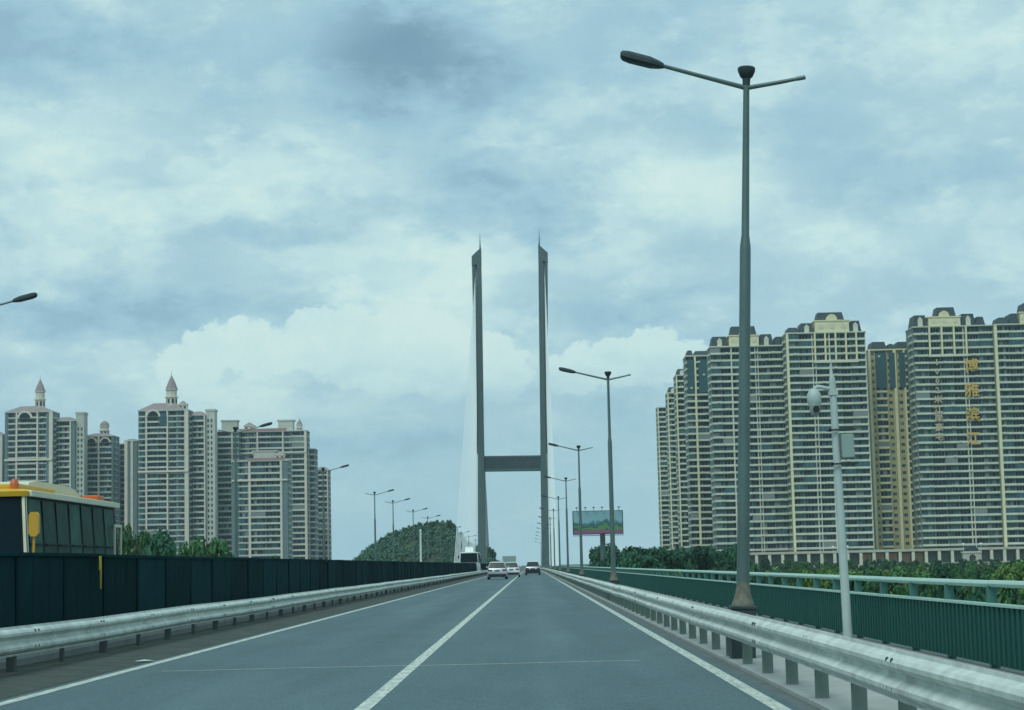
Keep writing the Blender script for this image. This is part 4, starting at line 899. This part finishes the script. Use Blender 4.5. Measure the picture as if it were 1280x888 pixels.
def car(label, x, y, body, h=1.48, L=4.6, w=1.82, suv=False, cat='car', name='car', low=None):
    t = thing(name, label, cat, (x, y, rz_(y)+.005)); hw = w/2
    zb = .92 if not suv else 1.05; R0 = .33 if not suv else .36
    def sec(y, ins, z0, z1): return [(-hw+ins, y, z0), (hw-ins, y, z0), (hw-ins*.4, y, z0+.25), (hw-ins*.5, y, (z0+z1)*.5+.05), (hw-ins-.05, y, z1-.03), (hw-ins-.16, y, z1), (-hw+ins+.16, y, z1), (-hw+ins+.05, y, z1-.03), (-hw+ins*.5, y, (z0+z1)*.5+.05), (-hw+ins*.4, y, z0+.25)]
    b = MB(); b.loft([sec(0, .14, .34, zb-.12), sec(.08, .05, .24, zb-.03), sec(.5, .02, .2, zb+.02), sec(L*.5, .0, .2, zb), sec(L*.75, .02, .2, zb-.06), sec(L-.35, .06, .22, zb-.2), sec(L, .2, .3, zb-.34)])
    obj('body', b.mesh('body', body, smooth=True), t)
    r0, r1 = (.12, .38) if suv else (.42, 1.02)
    f1, f0 = L*.60, L*.74
    b = MB(); b.loft([[(-hw+.10+k, ya, z), (hw-.10-k, ya, z), (hw-.10-k, yb, z), (-hw+.10+k, yb, z)] for k, ya, yb, z in ((0, r0, f0, zb-.04), (.20, r1, f1, h-.05))])
    obj('glasshouse', b.mesh('glasshouse', 'car_glass'), t)
    b = MB(); b.loft([[(-hw+i, ya, z), (hw-i, ya, z), (hw-i, yb, z), (-hw+i, yb, z)] for i, ya, yb, z in ((.27, r1-.06, f1+.05, h-.07), (.29, r1-.04, f1+.02, h-.02), (.42, r1+.15, f1-.2, h))])
    rf = obj('roof', b.mesh('roof', body, smooth=True), t)
    for sx in (-1, 1):
        b = MB(); b.tube([(sx*(hw-.10), r0+.02, zb-.02), (sx*(hw-.30), r1-.02, h-.05)], .045, 5); b.tube([(sx*(hw-.11), f0-.02, zb-.04), (sx*(hw-.30), f1, h-.05)], .035, 5); b.tube([(sx*(hw-.085), L*.42, zb), (sx*(hw-.28), L*.42, h-.05)], .03, 5)
        obj('pillar', b.mesh('pillar', body), t)
        b = MB(); b.box(sx*(hw-.26)-.18, sx*(hw-.26)+.18, -.015, .10, zb-.30, zb-.14); obj('tail_light', b.mesh('tail_light', 'tail_red', bevel=.015), t)
        b = MB(); b.box(sx*(hw+.08)-.09, sx*(hw+.08)+.09, f0-.35, f0-.25, zb+.02, zb+.16); obj('door_mirror', b.mesh('door_mirror', body, bevel=.02), t)
        for yy_ in (.85, L-.85): wheel(t, sx*(hw-.10), yy_, R0, .22, sx)
    b = MB(); b.box(-hw+.1, hw-.1, -.05, .12, .28, .50); obj('bumper', b.mesh('bumper', 'black' if suv or body == 'dark_car' else body, bevel=.03), t)
    if low: obj('valance', MB().box(-hw+.04, hw-.04, -.07, .3, .24, .74).mesh('valance', low, bevel=.04), t)
    b = MB(); b.box(-.22, .22, -.03, .05, zb-.32, zb-.19); obj('number_plate', b.mesh('number_plate', 'plate'), t)
    return t
p = at(621.5, 715, 178); car('silver hatchback in the left lane, closest to the median guardrail', p.x, 178, 'silver', 1.62, 4.4, 1.84, True)
p = at(639, 712, 206); car('white car with black rear glass just ahead of the silver hatchback', p.x, 206, 'white_car', 1.6, 4.5, 1.84, True)
p = at(666, 712, 236); car('pale grey car with black lower bumper driving alone in the right lane', p.x, 236, 'silver', 1.7, 4.6, 1.86, True, low='black')
p = at(636.5, 700, 300)
vn = thing('box_van', 'grey box van far ahead in the left lane beyond the white car', 'van', (p.x, 300, rz_(300)))
obj('cargo_box', MB().box(-1.05, 1.05, 0, 3.6, .75, 2.75).mesh('cargo_box', 'silver', bevel=.04), vn)
obj('cab', MB().loft([[(-.95, y, .5), (.95, y, .5), (.95, y, z), (-.95, y, z)] for y, z in ((3.65, 2.1), (4.3, 2.05), (4.9, 1.4), (5.2, 1.2))]).mesh('cab', 'white_car'), vn)
obj('rear_door', MB().box(-.95, .95, -.03, -.005, .85, 2.65).mesh('rear_door', 'box_grey'), vn); obj('bumper', MB().box(-1, 1, -.1, .05, .45, .65).mesh('bumper', 'black'), vn)
for sx in (-1, 1):
    for y in (.9, 4.3): wheel(vn, sx*.85, y, .36, .24, sx)
    obj('tail_light', MB().box(sx*.85-.1, sx*.85+.1, -.12, -.1, .5, .62).mesh('tail_light', 'tail_red'), vn)

# ------------------------------------------------------------------ small litter by the left edge line
lp = at(186, 828, 1); ly = -CAMH/(lp.z-CAMH); lm = MB(); lm.add([(-.24, -.1, .0), (.2, -.13, .012), (.26, .08, .0), (-.05, .14, .03), (-.22, .1, .008)], [(0, 1, 2, 3, 4)])
tag(obj('litter_scrap', lm.mesh('litter_scrap', 'white_paint'), None, (-5.66, ly, .02), 0, (.6, .6, .6)), 'flat white scrap lying beside the left road line', 'litter')

# ------------------------------------------------------------------ air
HAZE = 0.00010
if HAZE > 0:
    hz = MB().box(-900, 900, -60, 1500, GZ-1, 125); 
    mt = bpy.data.materials.new('haze'); mt.use_nodes = True; nt = mt.node_tree; nt.nodes.clear()
    v = nt.nodes.new('ShaderNodeVolumePrincipled'); o = nt.nodes.new('ShaderNodeOutputMaterial'); v.inputs['Color'].default_value = (.78, .92, .96, 1); v.inputs['Density'].default_value = HAZE
    nt.links.new(v.outputs[0], o.inputs['Volume']); MATS['haze'] = mt
    ho = struct(obj('haze', hz.mesh('haze', 'haze')), 'stuff')
